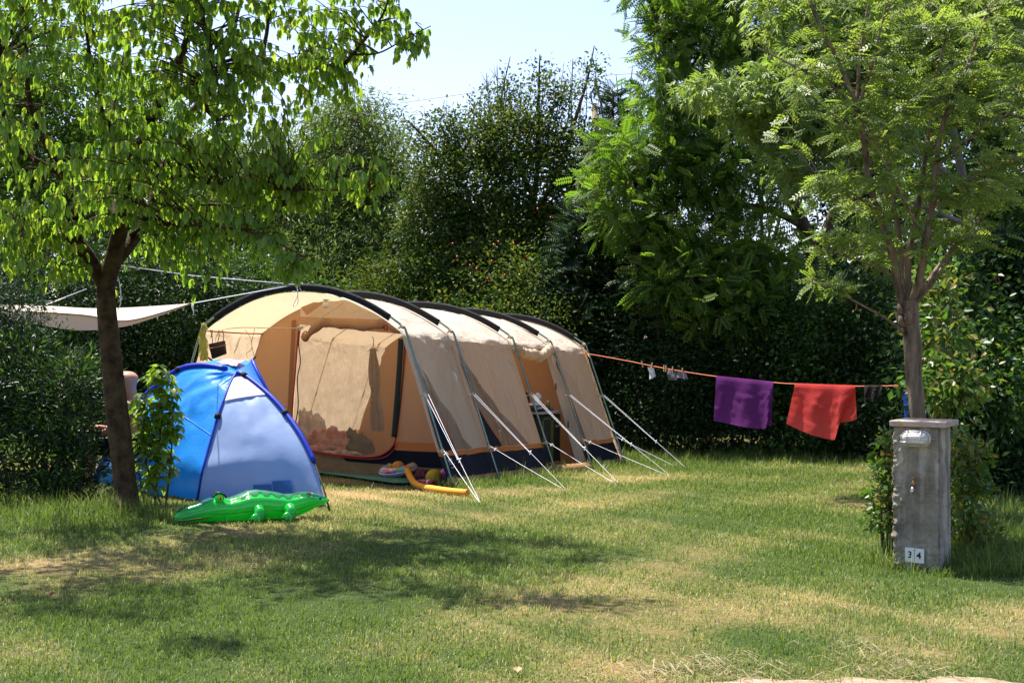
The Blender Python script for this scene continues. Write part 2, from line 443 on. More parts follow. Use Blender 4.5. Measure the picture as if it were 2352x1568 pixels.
# rolled dark curtain along the right edge of the mesh, inside
mb = MB(); sl = smoothline([F2(*p, .03) for p in ((921, 778), (917, 850), (911, 930), (905, 1003))], 6); mb.tube(sl, .036, 10, flat=.5, up=AX); mb.build('rolled_curtain', M_dkgreen, TENT, True)
mb = MB(); sl = smoothline([F2(*p, .006) for p in ((930, 782), (926, 850), (918, 940), (909, 1002))], 6); mb.tube(sl, .022, 8, flat=.4); mb.build('zip_cover', M_dark, TENT, True)
# triangular storm flap under the porch roof
mb = MB(); mb.add([F2(690, 706, .1), F2(705, 724, .1), F2(747, 694, .25), F2(720, 694, .2)], [(0, 1, 2, 3)]); mb.build('vent_flap', M_tan, TENT)
mb = MB(); mb.tube(smoothline([TP(0.02, TW-KU-.03, KZ-.02), TP(.5, TW-KU-.13, KZ-.03), TP(1.05, TW-KU-.05, KZ-.02)], 6), .008, 6); mb.build('eaves_cord', M_red, TENT, True)
# inner bedroom wall with folds
def inner(name, t, v0, v1, m):
    mb = MB(); rows = []
    for j in range(40):
        v = v0+(v1-v0)*j/39; s = 0
        zt = np.interp(v, [prof(x)[0] for x in np.linspace(0, 4, 60)], [prof(x)[1] for x in np.linspace(0, 4, 60)])*.96
        rows.append([TP(t+.045*math.sin(v*7+math.sin(v*3))*(.3+.7*(1-k/12))+.02*mnoise.noise(Vector((v*2, k*.3, 1))), v, .02+zt*k/12) for k in range(13)])
    mb.grid(rows); return mb.build(name, m, TENT, True)
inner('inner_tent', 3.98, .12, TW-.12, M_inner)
# guy ropes, each pair from a clip on a hoop to a peg in the grass
def crop(x, y): return 861.3+x*.3296, 660.4+y*.3296
guys = [(0, .585, (738, 1500)), (0, .235, (732, 1495)), (1, .585, (1334, 1402)), (1, .235, (1320, 1400)), (2, .585, (1702, 1360)), (2, .235, (1680, 1362)),
        (3, .585, (2060, 1305)), (3, .235, (2045, 1303)), (4, .585, (2192, 1272)), (4, .235, (2135, 1260))]
for k, s, g in guys:
    a = hoop_pts(TA[k], s, s+.001, 1, .05)[0]; b = G(*crop(*g)); b.z -= .01
    d = (b-a); side = d.cross(Vector((0, 0, 1))).normalized()
    mb = MB()
    if s > .4:
        mb.tube([a+side*.02, a+d*.62+side*.012, ], .0024, 5); mb.tube([a-side*.018, a+d*.60, b], .0024, 5)
        c = a+d*.62; mb.tube([c+side*.02, c-side*.02+Vector((0, 0, .012)), c-Vector((0, 0, .03))], .006, 5)
    else:
        mb.tube([a, a+d*.5-Vector((0, 0, .004)), b], .0024, 5)
        c = a+d*.08; mb.tube([c-side*.02, c+Vector((0, 0, .02)), c+side*.03-Vector((0, 0, .01))], .005, 5)
    gr = mb.build('guy_rope', M_rope, TENT)
    mb = MB(); mb.tube([b+Vector((.0, 0, .05))-d.normalized()*.0, b-Vector((0, 0, .03))], .004, 6); mb.build('tent_peg', M_steel, gr)
# far-side guys
for k in (0, 2, 4):
    a = hoop_pts(TA[k], 4-.585, 4-.584, 1, .05)[0]; b = a+LX*1.5; b.z = gz(b.x, b.y)
    mb = MB(); mb.tube([a, b], .0024, 5); mb.build('guy_rope', M_rope, TENT)

# ---------------------------------------------------------------- things in and around the tent
# bulb on a cable
t_b = .55; vb_, zb_ = tv(748, 683, t_b); BT = TP(t_b, vb_, zb_)
BU = thing('light_bulb', 'white bulb in a socket hanging under the porch roof of the tent', 'light bulb', BT)
mb = MB(); mb.tube([BT+Vector((0, 0, .035)), BT, BT-Vector((0, 0, .02))], [.045, .045, .028], 12); mb.tube([BT-Vector((0, 0, .02)), BT-Vector((0, 0, .05))], .022, 12); mb.build('socket', M_white, BU, True)
mb = MB(); mb.ball(BT-Vector((0, 0, .085)), .038, .038, .042); mb.build('glass_bulb', PM('opal_glass', (.85, .82, .74), .2, .5, transl=.3), BU, True)
mb = MB(); cab = [(0.5, 748, 682), (.45, 790, 694), (.5, 760, 715), (.6, 720, 740), (.7, 690, 752), (.6, 640, 754), (.4, 560, 752), (.2, 500, 757), (.2, 488, 757)]
cp = []
for t_, x, y in cab[1:]: v_, z_ = tv(x, y, t_); cp.append(TP(t_, v_, z_))
mb.tube(smoothline(cp, 8), .005, 6)
v_, z_ = tv(690, 752, .7); mb.box(TP(.7, v_, z_), LX*.03, AX*.015, Vector((0, 0, .018)))
mb.build('cable', PM('cream_cable', (.62, .55, .42), .5), BU, True)
# slack cords on the porch wall
mb = MB()
for xs in ([(546, 752), (532, 768), (530, 778), (545, 778), (556, 760), (552, 752)], [(560, 754), (575, 775), (578, 800), (566, 812), (570, 822)], [(585, 754), (578, 790), (584, 822), (576, 840)]):
    pts = []
    for x, y in xs: v_, z_ = tv(x, y, .62); pts.append(TP(.62, v_, z_))
    mb.tube(smoothline(pts, 6), .004, 5)
tag(mb.build('slack_cord', M_clip), 'loops of thin cream cord dangling on the porch side wall beside the black bag', 'cord')
# black bag with straps
def PP(x, y, t):
    v_, z_ = tv(x, y, t); return TP(t, v_, z_)
def PV(x, y, v):
    return on_plane(x, y, R1+LX*v, LX)
bv = TW-KU-.13
BG = thing('shoulder_bag', 'black bag with an orange edge hanging by its straps inside the porch', 'bag', PV(500, 822, bv))
def patch(cs, n=8, bulge=0.0, nrm=None):
    a, b, c, d = [Vector(p) for p in cs]; rows = []
    for i in range(n+1):
        q = i/n; r = []
        for k in range(n+1):
            w = k/n; p = (a*(1-w)+b*w)*(1-q)+(d*(1-w)+c*w)*q
            if nrm is not None: p = p+Vector(nrm)*bulge*math.sin(math.pi*q)*math.sin(math.pi*w)
            r.append(p)
        rows.append(r)
    return rows
mb = MB(); cs = [PV(482, 790, bv), PV(517, 782, bv), PV(521, 812, bv), PV(490, 824, bv)]
mb.grid(patch(cs, 8, -.05, LX)); mb.grid([[p+LX*.02 for p in r] for r in patch(cs, 8, .04, LX)]); mb.build('pouch', PM('black_nylon', (.02, .02, .018), .7, bump=.3), BG, True)
mb = MB(); mb.tube([PV(481, 800, bv-.03), PV(500, 797, bv-.06), PV(519, 792, bv-.03)], .010, 6, flat=.5); mb.build('trim', M_orange, BG, True)
for a, b in (((483, 757), (488, 790)), ((503, 757), (500, 786)), ((511, 757), (513, 784)), ((487, 757), (484, 775))):
    mb = MB(); mb.tube([PV(*a, bv), PV((a[0]+b[0])/2+2, (a[1]+b[1])/2, bv), PV(*b, bv)], .009, 6, flat=.5); mb.build('strap', M_black, BG, True)
# yellow carrier bag
mb = MB(); o_ = []
for (x, w, y) in ((468, 3, 742), (468, 5, 755), (464, 7, 768), (466, 9, 785), (468, 10, 800), (467, 10, 815), (466, 9, 828)):
    o_.append((x, w, y))
rows = []
for x, w, y in o_:
    rows.append([PP(x-w+2*w*k/8, y+2*math.sin(k*2.1+y), -.09)+AX*(.03*math.sin(k*1.7+y*.2)) for k in range(9)])
mb.grid(rows)
tag(mb.build('plastic_bag', PM('yellow_film', (.62, .60, .12), .35, .5, transl=.4, tcol=(.7, .68, .15), bump=.4, bscale=25), None, True), 'crumpled yellow plastic bag tied to the front left pole of the porch', 'bag')
# green ground mat
gp = [G(728, 1083), G(880, 1106), G(905, 1112), G(1000, 1108), G(1010, 1094), G(880, 1089)]
def flat_sheet(name, px, m, lift, parent=None, thick=.006):
    mb = MB(); top = [G(*p) for p in px]; top = [Vector((p.x, p.y, gz(p.x, p.y)+lift)) for p in top]; n = len(top)
    mb.add(top+[p-Vector((0, 0, thick)) for p in top], [tuple(range(n)), tuple(range(2*n-1, n-1, -1))]+[(i, i+n, (i+1) % n+n, (i+1) % n) for i in range(n)])
    return mb.build(name, m, parent)
tag(flat_sheet('ground_mat', [(715, 1088), (800, 1099), (905, 1114), (1020, 1114), (1030, 1096), (880, 1084), (725, 1074)], PM('green_mat', (.055, .17, .11), .8, .2, var=.2, vscale=8, bump=.3, bscale=60), .03), 'thin green mat laid on the ground in front of the tent door', 'mat')
# --- swim ring
c = G(912, 1104)+Vector((0, 0, .115)); c.y += .25
tilt = Matrix.Rotation(math.radians(-9), 3, 'Y') @ Matrix.Rotation(math.radians(8), 3, 'X')
def torus(c, R, r, rot, n=40, m=16, half=None):
    vs = []; fs = []
    for i in range(n):
        a = 2*math.pi*i/n
        for k in range(m):
            b = 2*math.pi*k/m if half is None else half[0]+(half[1]-half[0])*k/(m-1)
            vs.append(Vector(c)+rot @ Vector(((R+r*math.cos(b))*math.cos(a), (R+r*math.cos(b))*math.sin(a), r*.8*math.sin(b))))
    for i in range(n):
        for k in range(m if half is None else m-1):
            i2 = (i+1) % n; k2 = (k+1) % m; fs.append((i*m+k, i2*m+k, i2*m+k2, i*m+k2))
    return vs, fs
def voro_mat(name):
    m = PM(name, (.6, .6, .6), .15, .6, coat=.3); nt = m.node_tree; N = nt.nodes; L = nt.links
    tc = N.new('ShaderNodeTexCoord'); vo = N.new('ShaderNodeTexVoronoi'); vo.inputs['Scale'].default_value = 17; L.new(tc.outputs['Object'], vo.inputs['Vector'])
    sx = N.new('ShaderNodeSeparateColor'); L.new(vo.outputs['Color'], sx.inputs[0])
    r = N.new('ShaderNodeValToRGB'); r.color_ramp.interpolation = 'CONSTANT'; e = r.color_ramp.elements
    cs = [(0, (.35, .35, .36)), (.25, (.60, .22, .03)), (.4, (.12, .40, .52)), (.52, (.45, .05, .05)), (.62, (.55, .45, .08)), (.74, (.40, .40, .42)), (.86, (.30, .08, .25)), (.93, (.1, .28, .12))]
    while len(e) < len(cs): e.new(.5)
    for k, (p, cc) in enumerate(cs): e[k].position = p; e[k].color = (*cc, 1)
    L.new(sx.outputs[0], r.inputs[0]); L.new(r.outputs[0], N['Principled BSDF'].inputs['Base Color']); return m
SR = thing('swim_ring', 'inflatable swim ring, printed in many colours on top and clear below, leaning on the toys', 'swim ring', (c.x, c.y, gz(c.x, c.y)))
mb = MB(); mb.add(*torus(c, .165, .075, tilt, half=(0.12, math.pi-.1))); mb.build('printed_top', voro_mat('ring_print'), SR, True)
mb = MB(); mb.add(*torus(c, .165, .075, tilt, half=(math.pi-.1, 2*math.pi+.12))); mb.build('clear_underside', PM('clear_vinyl', (.50, .46, .47), .12, .6, alpha=.72, coat=.4), SR, True)
mb = MB(); mb.add(*torus(c, .240, .007, tilt, m=8)); mb.build('seam', PM('vinyl_seam', (.55, .57, .66), .15, .6), SR, True)
# orange toy under the ring
p = G(914, 1102); p.y += .05
tag((lambda mb: (mb.ball((p.x, p.y, gz(p.x, p.y)+.16), .075, .07, .06), mb.build('toy_boat', PM('orange_toy', (.58, .22, .02), .4), None, True))[1])(MB()), 'orange rounded plastic toy poking up through the swim ring', 'toy')
# --- pool noodle
px = [(936, 1101), (943, 1108), (953, 1115), (972, 1121), (1000, 1126), (1035, 1131), (1074, 1134.5)]
pts = [G(x, y+5) for x, y in px]; pts = [Vector((p.x, p.y, gz(p.x, p.y)+.036)) for p in pts]
pts[0].z += .09; pts[1].z += .045; pts[2].z += .01
mb = MB(); sl = smoothline(pts, 6); mb.tube(sl, [.036]*len(sl), 20, caps=False)
PN = thing('pool_noodle', 'bent orange foam pool noodle lying on the grass in front of the tent', 'pool noodle', pts[3])
mb.tube([sl[-1], sl[-1]+(sl[-1]-sl[-2]).normalized()*.0005], [.036, .012], 20, caps=False)
mb.tube([sl[-1], sl[-1]-(sl[-1]-sl[-2]).normalized()*.12], .012, 12, caps=True)
mb.tube([sl[0], sl[0]-(sl[1]-sl[0]).normalized()*.0005], [.036, .006], 20, caps=True)
mb.build('foam_tube', PM('orange_foam', (.80, .33, .025), .65, .3, var=.06, vscale=20, bump=.2, bscale=90, transl=.08), PN, True)
# --- balls
p = G(993, 1120); p.y += .28; p.z = gz(p.x, p.y)
mb = MB(); mb.ball(p+Vector((0, 0, .092)), .092, n=28, m=18)
tag(mb.build('foam_ball', PM('mustard_foam', (.50, .33, .02), .7, .2, bump=.3, bscale=120), None, True), 'dull yellow foam ball on the ground by the tent corner', 'ball')
p = G(1022, 1110); p.y += .22; p.z = gz(p.x, p.y)
mb = MB(); mb.ball(p+Vector((0, 0, .10)), .075, n=24, m=16)
pb = PM('pink_ball_skin', (.55, .02, .10), .12, .6, coat=.6, col2=(.32, .05, .34), vscale=9)
tag(mb.build('play_ball', pb, None, True), 'shiny pink and purple ball half hidden behind the front tent pole', 'ball')
# red and white skittle-like toy
TY = thing('toy_bat', 'pinkish red toy cylinder with a white banded end lying beside the yellow ball', 'toy', G(978, 1120))
a = G(962, 1116); b = G(991, 1119); a.y += .1; b.y += .05; a.z = gz(a.x, a.y)+.04; b.z = gz(b.x, b.y)+.045
mb = MB(); mb.tube([a, b+(a-b)*.25], [.03, .036], 14); mb.build('body', PM('pink_plastic', (.50, .07, .09), .35), TY, True)
mb = MB(); mb.tube([b+(a-b)*.25, b+(a-b)*.12], .037, 14); mb.build('band', M_white, TY, True)
mb = MB(); mb.tube([b+(a-b)*.12, b, b+(b-a)*.04], [.037, .035, .02], 14); mb.build('end_cap', PM('red_plastic', (.55, .03, .05), .3), TY, True)
# dark goggles: strap loop and lenses
GO = thing('swim_goggles', 'black swimming goggles with a standing strap loop lying before the yellow ball', 'goggles', G(1005, 1121))
c0 = G(1001, 1121); c0.z = gz(c0.x, c0.y)+.02
mb = MB(); mb.tube(smoothline([c0+Vector((-.045, 0, 0)), c0+Vector((-.045, 0, .05)), c0+Vector((-.01, .01, .085)), c0+Vector((.035, .01, .06)), c0+Vector((.055, 0, .01)), c0+Vector((.04, -.02, .0))], 6), .008, 6, flat=.5); mb.build('strap', M_grey, GO, True)
mb = MB()
for dx in (.09, .155): mb.ball(c0+Vector((dx, .0, .025)), .035, .028, .026, 12, 8)
mb.tube([c0+Vector((.03, 0, .01)), c0+Vector((.12, -.01, .012)), c0+Vector((.18, 0, .01))], .014, 6); mb.build('lens_frame', M_dark, GO, True)
# dark patterned cloth behind the ring
def heap(name, c, rx, ry, rz, m, seed, label, cat, n=36, k=18, amp=.35, fr=2.2, group=None):
    vs = []; fs = []
    for i in range(k+1):
        th = math.pi*.5*i/k
        for j in range(n):
            ph = 2*math.pi*j/n; d = Vector((math.sin(th)*math.cos(ph), math.sin(th)*math.sin(ph), math.cos(th)))
            q = 1+amp*(mnoise.noise(d*fr+Vector((seed, 0, 0)))+.6*mnoise.noise(d*fr*2.7+Vector((0, seed, 0)))+.35*abs(mnoise.noise(d*fr*5.2+Vector((0, 0, seed)))))
            vs.append(Vector(c)+Vector((d.x*rx*q, d.y*ry*q, d.z*rz*q)))
    for i in range(k):
        for j in range(n):
            j2 = (j+1) % n; fs.append((i*n+j, (i+1)*n+j, (i+1)*n+j2, i*n+j2))
    mb = MB(); mb.add(vs, fs); o = mb.build(name, m, None, True); tag(o, label, cat, group); return o
p = G(964, 1113); p.y += .35; p.z = gz(p.x, p.y)
heap('beach_cloth', p, .11, .08, .14, PM('dark_red_print', (.05, .012, .02), .8, col2=(.22, .06, .09), vscale=30), 3, 'dark red patterned cloth crumpled between the swim ring and the yellow ball', 'cloth')
p = G(768, 1088); p.y += .1; p.z = gz(p.x, p.y)+.02
heap('clear_wrap', p, .10, .05, .09, PM('clear_film', (.40, .38, .36), .2, .6, alpha=.6), 8, 'crumpled clear wrapping on the green mat under the mesh door', 'packaging')
p = G(779, 1089); p.y += .05; p.z = gz(p.x, p.y)+.02
heap('small_case', p, .045, .035, .075, PM('black_blue', (.012, .014, .03), .4), 12, 'small dark blue case on the green mat beside clear wrapping', 'case', amp=.15)
# --- behind the mesh
def IN(x, y, t):
    v_, z_ = tv(x, y, t); return TP(t, v_, max(z_, 0))
p = IN(708, 1035, 1.75); heap('white_bag', p, .22, .16, .48, PM('white_sack', (.62, .56, .52), .5, bump=.4, bscale=12), 21, 'crumpled white plastic sack behind the mesh door, at the left of the heap', 'bag')
p = IN(752, 1040, 1.7); heap('red_bedding', p, .30, .2, .27, PM('red_print', (.42, .03, .02), .8, col2=(.58, .45, .40), vscale=9), 33, 'heap of red and white bedding seen through the mesh door', 'bedding')
p = IN(812, 1042, 1.95); heap('dark_sack', p, .26, .18, .26, PM('grey_sack', (.05, .05, .05), .7), 44, 'dark grey sack beside the red bedding inside the tent', 'bag')
p = IN(770, 1049, 1.35); heap('striped_towel', p, .34, .08, .07, PM('striped_cloth', (.16, .12, .07), .8, col2=(.62, .55, .45), vscale=16), 55, 'crumpled striped cloth lying along the red zip of the mesh door', 'towel')
# garments on a hanger
GA = thing('hanging_shirt', 'pale patterned garment on a hanger behind the mesh door', 'clothes', IN(860, 900, 2.6))
mb = MB(); rows = []
tg = 2.6
for i in range(15):
    q = i/14; y = 800+q*190; w = 7+8*min(1, q*4) if q < .5 else 14+3*math.sin(q*9)
    rows.append([PP(857-w+2*w*k/12+4*q*2, y, tg)+AX*(.03*math.sin(k*1.5+q*2)) for k in range(13)])
mb.grid(rows); mb.build('shirt', PM('faded_print', (.34, .29, .26), .85, col2=(.20, .17, .16), vscale=14), GA, True)
mb = MB(); mb.tube(smoothline([PP(855, 773, tg), PP(858, 780, tg), PP(857, 797, tg)], 5), .006, 6); mb.tube([PP(846, 806, tg), PP(857, 797, tg), PP(868, 806, tg)], .006, 6); mb.build('hanger', M_grey, GA, True)
# --- camping kitchen inside the side door
tk, vk = 3.42, .62
KB = TP(tk, vk, 0)
KT = thing('camping_kitchen', 'black fabric camping kitchen cupboard with grey top inside the side door', 'camping kitchen', KB)
def KP(t, v, z): return TP(tk+t, vk+v, 0)+Vector((0, 0, z))
hx, hy = .30, .22
def kbox(name, m, t, v, z, a, b, c, parent=KT, bevel=.008):
    mb = MB(); mb.box(KP(t, v, z), AX*a, LX*b, Vector((0, 0, c))); return mb.build(name, m, parent, bevel=bevel)
M_kfab = PM('black_cupboard', (.012, .013, .014), .6, .35, bump=.3, bscale=10)
kbox('cabinet', M_kfab, 0, 0, .44, hx, hy, .31)
kbox('counter_top', PM('grey_top', (.28, .28, .27), .35, .5), .02, 0, .785, hx+.06, hy+.03, .014)
mb = MB()
for a, b in ((-1, -1), (-1, 1), (1, -1), (1, 1)): mb.tube([KP(a*hx*.95, b*hy*.95, .14), KP(a*hx*1.1, b*hy*1.05, .0)], .012, 8)
[mb.tube([KP(a*hx*1.03, -hy*1.03, .08), KP(b*hx*1.03, c*hy*1.03, .08)], .009, 8) for a, b, c in ((1, -1, -1), (1, 1, 1), (-1, -1, 1))]; mb.build('stand', M_grey, KT, True)
M_lime = PM('lime_piping', (.20, .26, .01), .5)
mb = MB()
for s0, s1 in ((-.27, -.02), (.03, .27)):
    mb.tube([KP(s0, -hy-.006, .16), KP(s0, -hy-.006, .66), KP(s0+.04, -hy-.006, .70), KP(s1-.04, -hy-.006, .70), KP(s1, -hy-.006, .66), KP(s1, -hy-.006, .16)], .005, 5)
mb.build('piping', M_lime, KT)
def text_mesh(name, body, size, mat, M4, parent, bold=0.0, extrude=.001):
    cu = bpy.data.curves.new(name, 'FONT'); cu.body = body; cu.size = size; cu.align_x = 'CENTER'; cu.align_y = 'CENTER'; cu.extrude = extrude; cu.offset = bold
    to = bpy.data.objects.new(name, cu); COL.objects.link(to)
    dg = bpy.context.evaluated_depsgraph_get(); me = bpy.data.meshes.new_from_object(to.evaluated_get(dg))
    bpy.data.objects.remove(to); me.transform(M4); me.materials.clear(); me.materials.append(mat); me.name = name
    return link(bpy.data.objects.new(name, me), parent)
def basis(o, x, y, z):
    m = Matrix.Identity(4)
    for i, c in enumerate((x, y, z, o)):
        for r in range(3): m[r][i] = c[r]
    return m
text_mesh('printed_name', 'Quechua', .038, PM('print_white', (.45, .45, .45), .6), basis(KP(.17, -hy-.009, .60), AX, Vector((0, 0, 1)), -LX), KT)
ST = thing('camping_stove', 'dark camping stove with its lid raised on the kitchen counter', 'stove', KP(-.12, 0, .80))
kbox('burner_box', M_dark, -.10, 0, .835, .20, .15, .03, ST)
mb = MB(); mb.tube([KP(-.10, .13, .86), KP(-.10, .15, .90)], .01); cs = []
lid = [(-.30, .86), (-.30, .97), (-.26, 1.03), (-.18, 1.055), (-.02, 1.055), (.06, 1.02), (.10, .95), (.10, .86)]
mb = MB(); mb.add([KP(t, .14, z) for t, z in lid]+[KP(t, .165, z) for t, z in lid], [tuple(range(8)), tuple(range(15, 7, -1))]+[(i, i+8, (i+1) % 8+8, (i+1) % 8) for i in range(8)]); mb.build('lid', M_dark, ST)
mb = MB()
for t_ in (-.2, 0.0):
    mb.add(*torus(KP(t_, 0, .872), .06, .006, Matrix.Identity(3), 20, 6))
mb.box(KP(-.10, -.152, .84), AX*.19, LX*.002, Vector((0, 0, .012))); mb.build('burner', PM('chrome', (.5, .5, .5), .25, metal=.9), ST, True)
kbox('dish_cloth', M_white, -.22, -.05, .885, .06, .05, .012, None); tag(bpy.data.objects['dish_cloth'], 'small white folded cloth on top of the camping stove', 'cloth')
CT = thing('milk_carton', 'white drink carton with a printed panel standing on the stove', 'carton', KP(-.02, -.03, .87))
mb = MB(); b_ = [KP(-.02+a*.035, -.03+b*.035, .88) for a, b in ((-1, -1), (1, -1), (1, 1), (-1, 1))]; t_ = [p+Vector((0, 0, .12)) for p in b_]; r_ = [KP(-.055, -.03, 1.04), KP(.015, -.03, 1.04)]
mb.add(b_+t_+r_, [(0, 1, 5, 4), (1, 2, 6, 5), (2, 3, 7, 6), (3, 0, 4, 7), (4, 5, 9, 8), (6, 7, 8, 9), (5, 6, 9), (7, 4, 8)]); mb.build('box', M_white, CT)
mb = MB(); mb.box(KP(-.02, -.067, .93), AX*.025, LX*.001, Vector((0, 0, .03))); mb.build('printed_panel', PM('carton_print', (.2, .28, .3), .5, col2=(.5, .1, .08), vscale=40), CT)
BO = thing('dish_soap', 'small green bottle beside the stove on the counter', 'bottle', KP(.2, -.08, .80))
mb = MB(); q = KP(.2, -.08, .80); mb.tube([q, q+Vector((0, 0, .09)), q+Vector((0, 0, .11))], [.028, .028, .012], 12); mb.build('body', PM('green_liquid', (.10, .28, .04), .2, transl=.3), BO, True)
mb = MB(); mb.tube([q+Vector((0, 0, .11)), q+Vector((0, 0, .135))], .011, 10); mb.build('cap', M_white, BO, True)
q = KP(.26, -.1, .80); mb = MB(); mb.tube([q, q+Vector((0, 0, .04))], .03, 12); mb.tube([q+Vector((0, 0, .04)), q+Vector((0, 0, .042))], .024, 12)
tag(mb.build('beaker', M_grey, None, True), 'low grey cup at the right end of the kitchen counter', 'cup')
# ================================================================ BLUE BEACH SHELTER
M_blue = PM('blue_nylon', (.028, .30, .86), .33, .5, bump=.10, bscale=4, transl=.40, tcol=(.04, .44, 1.0), bump2=(.12, 15))
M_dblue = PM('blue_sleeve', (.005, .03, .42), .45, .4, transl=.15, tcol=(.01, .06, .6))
M_lav = PM('silver_blue_nylon', (.34, .46, .74), .42, .4, bump=.05, bscale=4, transl=.42, tcol=(.25, .42, .84), bump2=(.05, 14), var=.04, vscale=2)
BS = thing('beach_shelter', 'small bright blue pop-up beach shelter with a grey-blue front panel', 'tent', G(520, 1140))
Aa = W(545, 857, 12.75)
def gp_(x, y, lift=0.0):
    p = G(x, y); p.z += lift; return p
seam = [Aa, W(533, 873, 12.68), W(517, 912, 12.52), W(500.6, 958, 12.38), W(478.4, 1034, 12.2), W(464, 1090, 12.1), gp_(454, 1152, .02)]
fr = [Aa, W(562, 864, 12.73), W(591, 885, 12.63), W(625, 915, 12.5), W(655.7, 950, 12.38), W(692, 1002, 12.2), W(722, 1062.6, 12.05), gp_(748, 1166, .03)]
ridge = [W(545, 857, 12.75), W(520, 849, 12.85), W(487, 843, 12.95), W(454, 841, 13.05), W(410, 851, 13.2), W(353.5, 893, 13.35), W(305, 942, 13.4), W(262, 1010, 13.4), W(232, 1070, 13.38), gp_(217, 1118, .02)]
Bb, Cc = W(488.5, 829, 13.75), W(577, 829, 13.6)
Ll = W(410, 851, 13.2)
brk = [Cc, W(592, 862, 13.45), W(620, 915, 13.35), W(660, 985, 13.35), W(700, 1060, 13.4), gp_(735, 1112, .02)]
blk = [Bb, W(450, 850, 14.1), W(395, 900, 14.4), W(345, 970, 14.6), gp_(320, 1090, .02)]
def resample(pts, n):
    pts = smoothline(pts, 8); d = [0]
    for a, b in zip(pts, pts[1:]): d.append(d[-1]+(b-a).length)
    return [Vector(tuple(np.interp(d[-1]*k/n, d, [p[c] for p in pts]) for c in range(3))) for k in range(n+1)]
def loft(name, c1, c2, m, bulge, nrm, n=20, mcols=16, sag=None, wrk=.012, pucker=0.0, seam_at=None):
    a = resample(c1, n); b = resample(c2, n); rows = []; nrm = Vector(nrm).normalized()
    for i in range(n+1):
        r = []
        for k in range(mcols+1):
            w = k/mcols; p = a[i].lerp(b[i], w); e = math.sin(math.pi*w)
            p = p+nrm*(bulge*e*math.sin(math.pi*min(1, i/n*1.05))+wrk*e*mnoise.noise(p*5)+wrk*.8*e*mnoise.noise(Vector((w*9, i*.15, 2)))+pucker*e*(max(0, i/n-.45)/.55)**1.5*(math.sin(w*17+i*.12)+.8*math.sin(w*31-i*.2+1))+pucker*.35*e*math.sin(w*40+2)*math.exp(-((i/n-.08)/.1)**2))
            r.append(p)
        rows.append(r)
    mb = MB(); mb.grid(rows); o = mb.build(name, m, BS, True)
    for sa in (seam_at or ()):
        mb = MB(); mb.tube([p+nrm*.003 for p in rows[int(sa*n)]], .004, 5); mb.build('seam', m, o, True)
    return o
loft('front_panel', seam, fr, M_lav, .05, (.15, -1, .3), 40, 28, wrk=.012, pucker=.008)
lp = loft('side_panel', ridge, seam, M_blue, .05, (-.7, -.6, .5), 60, 44, wrk=.022, pucker=.020, seam_at=(.5,))
loft('roof_panel', [Aa]+ridge[1:5], [Cc, Cc.lerp(Bb, .5)+Vector((0, 0, .02)), Bb, Bb.lerp(blk[1], .6)], M_blue, .02, (0, 0, 1))
loft('back_panel', fr, brk, M_blue, .02, (1, .3, .3))
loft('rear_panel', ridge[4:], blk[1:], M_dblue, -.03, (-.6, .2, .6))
def pipe(name, pts, r, m, out=(0, 0, 0), n=10, flat=1.0):
    mb = MB(); mb.tube([p+Vector(out) for p in resample(pts, 26)], r, n, flat=flat); return mb.build(name, m, BS, True)
pipe('pole_sleeve', fr[:-1], .024, M_dblue, (0, -.012, .012)); pipe('pole_sleeve', seam, .012, M_dblue, (0, -.012, .006)); pipe('pole_sleeve', ridge[1:], .026, M_dblue, (0, -.01, .012))
pipe('pole_sleeve', brk, .02, M_dblue, (.01, 0, .012))
mb = MB(); mb.tube([fr[-2]+Vector((0, -.012, .012)), (fr[-2]+gp_(758, 1174, 0))/2+Vector((.01, 0, 0)), gp_(758, 1174, 0)], .008, 6); mb.build('fibreglass_rod', M_black, BS, True)
for p, q in ((seam[3], seam[4]), (fr[4], fr[5]), (fr[1], fr[2]), (ridge[4], ridge[5])):
    d = (q-p).normalized()*.022; c = p+Vector((0, -.015, .012)); mb = MB(); mb.tube([c-d, c+d], .031, 10); mb.build('clip', M_black, BS, True)
for p, v in ((Bb, (-.05, 0, .04)), (Cc, (.05, 0, .05))):
    mb = MB(); mb.tube([p, p+Vector(v)], .01, 6); mb.build('pole_tip', M_black, BS, True)
fa, fb = resample(seam, 20), resample(fr, 20)
M_pock = PM('blue_pocket', (.03, .12, .40), .5, .3, transl=.2, var=.1)
for w0, w1, i0, i1 in ((.45, .60, 17.6, 19.6), (.61, .76, 17.2, 19.6)):
    rows = []
    for i in range(6):
        ii = i0+(i1-i0)*i/5; i_ = int(ii); fr_ = ii-i_; r = []
        for k in range(7):
            w = w0+(w1-w0)*k/6; p = fa[i_].lerp(fb[i_], w).lerp(fa[min(i_+1, 20)].lerp(fb[min(i_+1, 20)], w), fr_)
            r.append(p+Vector((.15, -1, .3)).normalized()*(.05*math.sin(math.pi*w)*math.sin(math.pi*min(1, ii/20*1.05))+.028))
        rows.append(r)
    mb = MB(); mb.grid(rows); mb.build('pocket', M_pock, BS, True)
mb = MB(); r0 = resample(seam, 20); r1 = resample(fr, 20); rows = []
for i in (1, 2, 3, 4, 5):
    rows.append([r0[i].lerp(r1[i], w)+Vector((.15, -1, .3)).normalized()*(.05*math.sin(math.pi*w)*math.sin(math.pi*i/20)+.018) for w in np.linspace(.03, .97, 9)])
mb.grid(rows); mb.build('vent_panel', PM('grey_vent', (.42, .42, .46), .5, .4, transl=.3), BS, True)
